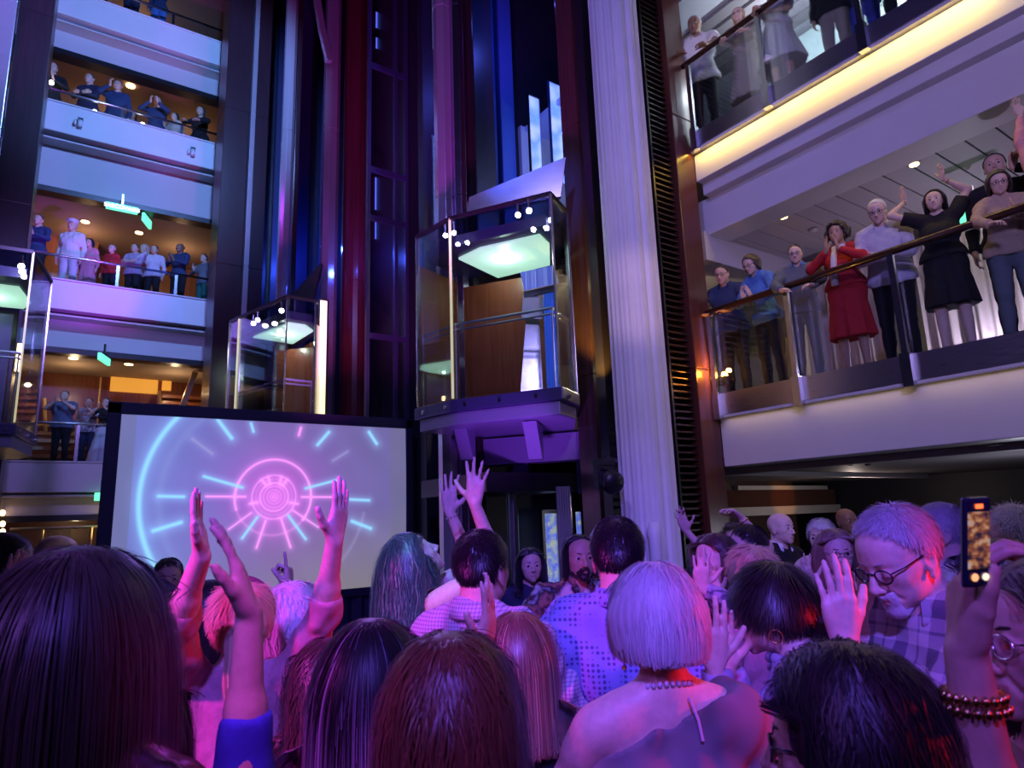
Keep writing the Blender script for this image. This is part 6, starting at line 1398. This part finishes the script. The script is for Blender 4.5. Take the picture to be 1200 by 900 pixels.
north('person in grey-blue shirt photographing from the lowest left gallery', 76, 464, 165, FAA, sex='m', fat=1.15, arms=('phone', 'phone'), top=dict(m=cloth('cloth_slate', (.13, .15, .26)), sleeve='short', t=.02), hair=dict(m=H_DK, style='short'))
north('person in patterned blouse in the middle of the lowest left gallery', 105, 472, 170, FAA, Y=17.1, sex='f', arms=('phone', 'down'), top=dict(m=p_lace, sleeve='elbow', t=.03), bottom=TR, hair=dict(m=H_DK, style='short'))
north('person in black top and long white skirt photographing beside the screen', 125, 472, 170, FAA, sex='f', arms=('phone', 'phone'), top=dict(m=c_blk, sleeve='short'), bottom=dict(m=c_wht, kind='skirt', hem=.1, wide=.12), hair=dict(m=H_BK, style='short'))
north('person in dark blue at top edge of the uppermost left gallery, left one', 158, -38, 175, 13.75, sex='m', H=1.8, arms=('rail', 'rail'), top=dict(m=c_navy), bottom=dict(m=c_navy), hair=dict(m=H_DK, style='short'))
north('person in blue at top edge of the uppermost left gallery, right one', 190, -34, 170, 13.75, sex='f', H=1.72, arms=('rail', 'down'), top=dict(m=c_dblue), bottom=dict(m=c_blue), hair=dict(m=H_DK, style='bob'))
# ================================================================ LIGHT
w = bpy.data.worlds.new('dark_hall'); SC.world = w; w.use_nodes = True
w.node_tree.nodes['Background'].inputs[0].default_value = (0.12, 0.12, 0.4, 1); w.node_tree.nodes['Background'].inputs[1].default_value = 0.03
VIO = (0.42, 0.24, 1.0); BLU = (0.12, 0.2, 1.0); MAG = (1.0, 0.12, 0.75); PNK = (1.0, 0.15, 0.5); RED = (1.0, 0.03, 0.04); LAV = (.62, .5, 1.0)
# washes on the architecture
light('SPOT', 'wash_north', (1.6, 8.5, 11.5), (.18, .36, 1.0), 2600, .15, (1.0, 16, 10.2), 80, .5)
light('SPOT', 'wash_north_low', (-.5, 8.0, 6.2), (.36, .24, 1.0), 520, .15, (1.0, 16, 4.6), 70, .6)
light('SPOT', 'wash_hall', (-1.5, 1.0, 9.5), (.30, .24, 1.0), 1100, .25, (4.5, 8, 5), 85, .8)
light('SPOT', 'wash_east', (1.0, -1.0, 5.5), (.52, .40, 1.0), 700, .2, (7, 2.8, 4.5), 85, .8)
light('SPOT', 'wash_drape', (1.5, .5, 3.5), (1.0, .62, .72), 260, .1, (5.33, 5.12, 4.2), 13, .7)
light('SPOT', 'spot_column_magenta', (2.8, 7.5, 2.3), MAG, 700, .2, (4.6, 12.4, 9), 60)
light('SPOT', 'spot_column_violet', (2.5, 5.0, 3.0), (.85, .05, 1.0), 1100, .2, (4.7, 8.1, 9), 50)
light('SPOT', 'spot_shaft_blue', (5.6, 8.4, 6.2), (.05, .1, 1.0), 260, .03, (6.2, 9.4, 9.5), 90)
light('POINT', 'shaft_blue_b', (6.0, 7.9, 10.5), (.08, .12, 1), 50, .03)
light('POINT', 'shaft_blue_c', (4.2, 14.0, 8), (.03, .08, 1), 90, .03)
light('POINT', 'shaft_blue_d', (4.6, 11.5, 7), (.05, .1, 1), 20, .03)
light('POINT', 'left_violet', (-2.3, 11.8, 11), (.5, .05, 1), 90, .03)
light('SPOT', 'lift_under_violet', (3.7, 5.4, 1.5), (.35, .08, 1), 220, .1, (4.9, 6.9, 3.1), 50)
light('SPOT', 'wood_amber', (5.1, 5.6, 3.2), (1, .45, .05), 260, .03, (5.78, 6.25, 4.9), 60)
light('POINT', 'stone_warm', (6.25, 6.3, 5.1), (1, .85, .5), 60, .02)
light('POINT', 'stone_warm_low', (6.25, 6.3, 3.8), (1, .85, .5), 40, .02)
light('SPOT', 'cowl_blue', (2.8, 4.2, 7.6), (.03, .10, 1.0), 1300, .1, (5.1, 6.7, 6.3), 26)
light('SPOT', 'edge_violet', (-2.6, 9.5, 6), (.5, .05, 1), 700, .1, (-1.4, 12.8, 11.5), 40)
light('SPOT', 'steel_violet', (3.2, 10.2, 3.2), (.7, .15, 1), 500, .1, (3.6, 12.9, 9), 50)
# cove lights in the right galleries
light('AREA', 'cove_upper', (6.93, 3.6, 6.66), (1, .66, .10), 20, 3.6, (7.1, 3.6, 6.3), size_y=.05)
light('AREA', 'cove_upper_b', (6.93, 1.2, 6.66), (1, .78, .35), 10, 3.6, (7.1, 1.2, 6.3), size_y=.05)
light('AREA', 'cove_lower', (6.93, 3.4, 2.95), (1, .7, .3), 1.6, 4, (7.1, 3.4, 2.6), size_y=.05)
for n in ('cove_upper', 'cove_upper_b', 'cove_lower'):
    bpy.data.objects[n].rotation_euler = (0, math.radians(-12), math.pi/2) if 0 else (math.radians(0), math.radians(-14), 0)
    d = bpy.data.lights[n]; s = d.size; d.size = .05; d.size_y = s
# gallery interiors
for x in (-1.8, .3, 2.4):
    light('POINT', 'gallery_b', (x, 18.6, 8.7), (1, .62, .35), 10, .04)
    light('POINT', 'gallery_c', (x, 18.6, 12.0), (1, .55, .28), 8, .04)
    light('POINT', 'gallery_a', (x, 18.0, 5.2), (1, .7, .4), 11, .04)
light('POINT', 'gallery_d', (1, 18.5, 15), (1, .6, .35), 9, .04)
light('POINT', 'ground_bay', (.6, 17.2, 1.9), (1, .65, .3), 12, .03)
light('SPOT', 'gallery_violet', (3.2, 9.8, 3.9), (.4, .05, 1), 1800, .1, (-.1, 16.6, 7.5), 20)
light('SPOT', 'gallery_magenta', (1.5, 11, 4.2), (.8, .04, 1), 200, .1, (.8, 16.6, 7.3), 24)
light('AREA', 'upper_gallery', (9.4, 3, 9.1), (.85, .9, 1), 120, 1.0, (9.4, 3, 6))
light('AREA', 'lower_gallery', (9.6, 2.5, 5.5), (.9, .75, .8), 18, 2.0, (9.4, 2.5, 3))
light('POINT', 'lower_gallery_up', (9.2, 3.0, 3.6), (.75, .62, 1), 40, .04)  # added low point, throws light up onto the ceiling slats
light('POINT', 'ground_right', (11.5, 6.2, 2.0), (1, .8, .7), 14, .04)
light('POINT', 'ground_ceiling', (9.5, 3.0, 1.4), (.8, .8, 1), 22, .04)
light('SPOT', 'wall_amber', (12.0, 5.8, 2.1), (1, .35, .03), 40, .05, (12.0, 8, 2.0), 25)
light('SPOT', 'upper_front', (1.0, 2.0, 6.5), (.95, .8, .9), 420, .1, (7.2, 4.3, 7.9), 26)  # added spot out in the hall, brightens the upper gallery people
light('POINT', 'upper_rear', (8.4, 4.6, 8.7), (.8, .88, 1), 60, .04)  # added point, brightens the upper gallery walls behind
# stage spots on the crowd; hand, cyan and arm spots added for single figures
light('SPOT', 'crowd_violet', (-1.5, -2.0, 5.0), (.18, .09, 1.0), 2000, .2, (2.3, 3.0, 1.4), 38, .8)
light('SPOT', 'crowd_violet_low', (-2.2, .2, 3.6), (.35, .12, 1.0), 110, .2, (.5, .8, 1.6), 40, .8)
light('SPOT', 'crowd_violet_front', (3.5, 8.2, 5.0), (.35, .2, 1.0), 260, .25, (1.4, 1.9, 1.5), 60)
light('SPOT', 'crowd_magenta_left', (-1.3, 1.55, 2.6), (1.0, .05, .9), 230, .08, (.5, 1.85, 1.6), 36)
light('SPOT', 'crowd_red_right', (2.9, -.3, 2.0), (1.0, .012, .03), 150, .08, (1.7, .75, 1.62), 23, .7)
light('SPOT', 'crowd_magenta_hand', (-.2, -.1, 3.1), (1.0, .04, .85), 80, .05, (.28, 1.05, 1.56), 11, .4)
light('SPOT', 'crowd_cyan_mid', (-.3, 1.2, 4.6), (.05, .55, 1.0), 300, .06, (1.2, 2.5, 1.5), 13, .7)
light('SPOT', 'crowd_red_arm', (1.9, -.5, 1.9), (1.0, .012, .02), 22, .05, (.95, .33, 1.45), 16, .5)
light('SPOT', 'crowd_pink_mid', (.6, -1.4, 3.0), (1.0, .05, .55), 24, .12, (1.35, 1.1, 1.5), 24, .8)
# ================================================================ CAMERA
cd = bpy.data.cameras.new('camera'); co = bpy.data.objects.new('camera', cd); COL.objects.link(co); SC.camera = co
cd.sensor_width = 36; cd.lens = 36*FPX/1200; cd.clip_start = .05; cd.clip_end = 100
cd.dof.use_dof = True; cd.dof.focus_distance = 3.4; cd.dof.aperture_fstop = 7.0
R3 = Matrix(((CRI[0], CUP[0], -CFW[0]), (CRI[1], CUP[1], -CFW[1]), (CRI[2], CUP[2], -CFW[2])))
co.matrix_world = Matrix.Translation(V(CAM)) @ R3.to_4x4()
SC.view_settings.view_transform = 'Standard'; SC.view_settings.look = 'None'; SC.view_settings.gamma = 1; SC.view_settings.exposure = 0.0
SC.view_settings.use_curve_mapping = False
SC.cycles.use_denoising = True
SC.cycles.max_bounces = 6; SC.cycles.diffuse_bounces = 2; SC.cycles.glossy_bounces = 3; SC.cycles.transparent_max_bounces = 16; SC.cycles.transmission_bounces = 4
SC.cycles.sample_clamp_indirect = 4; SC.cycles.sample_clamp_direct = 0
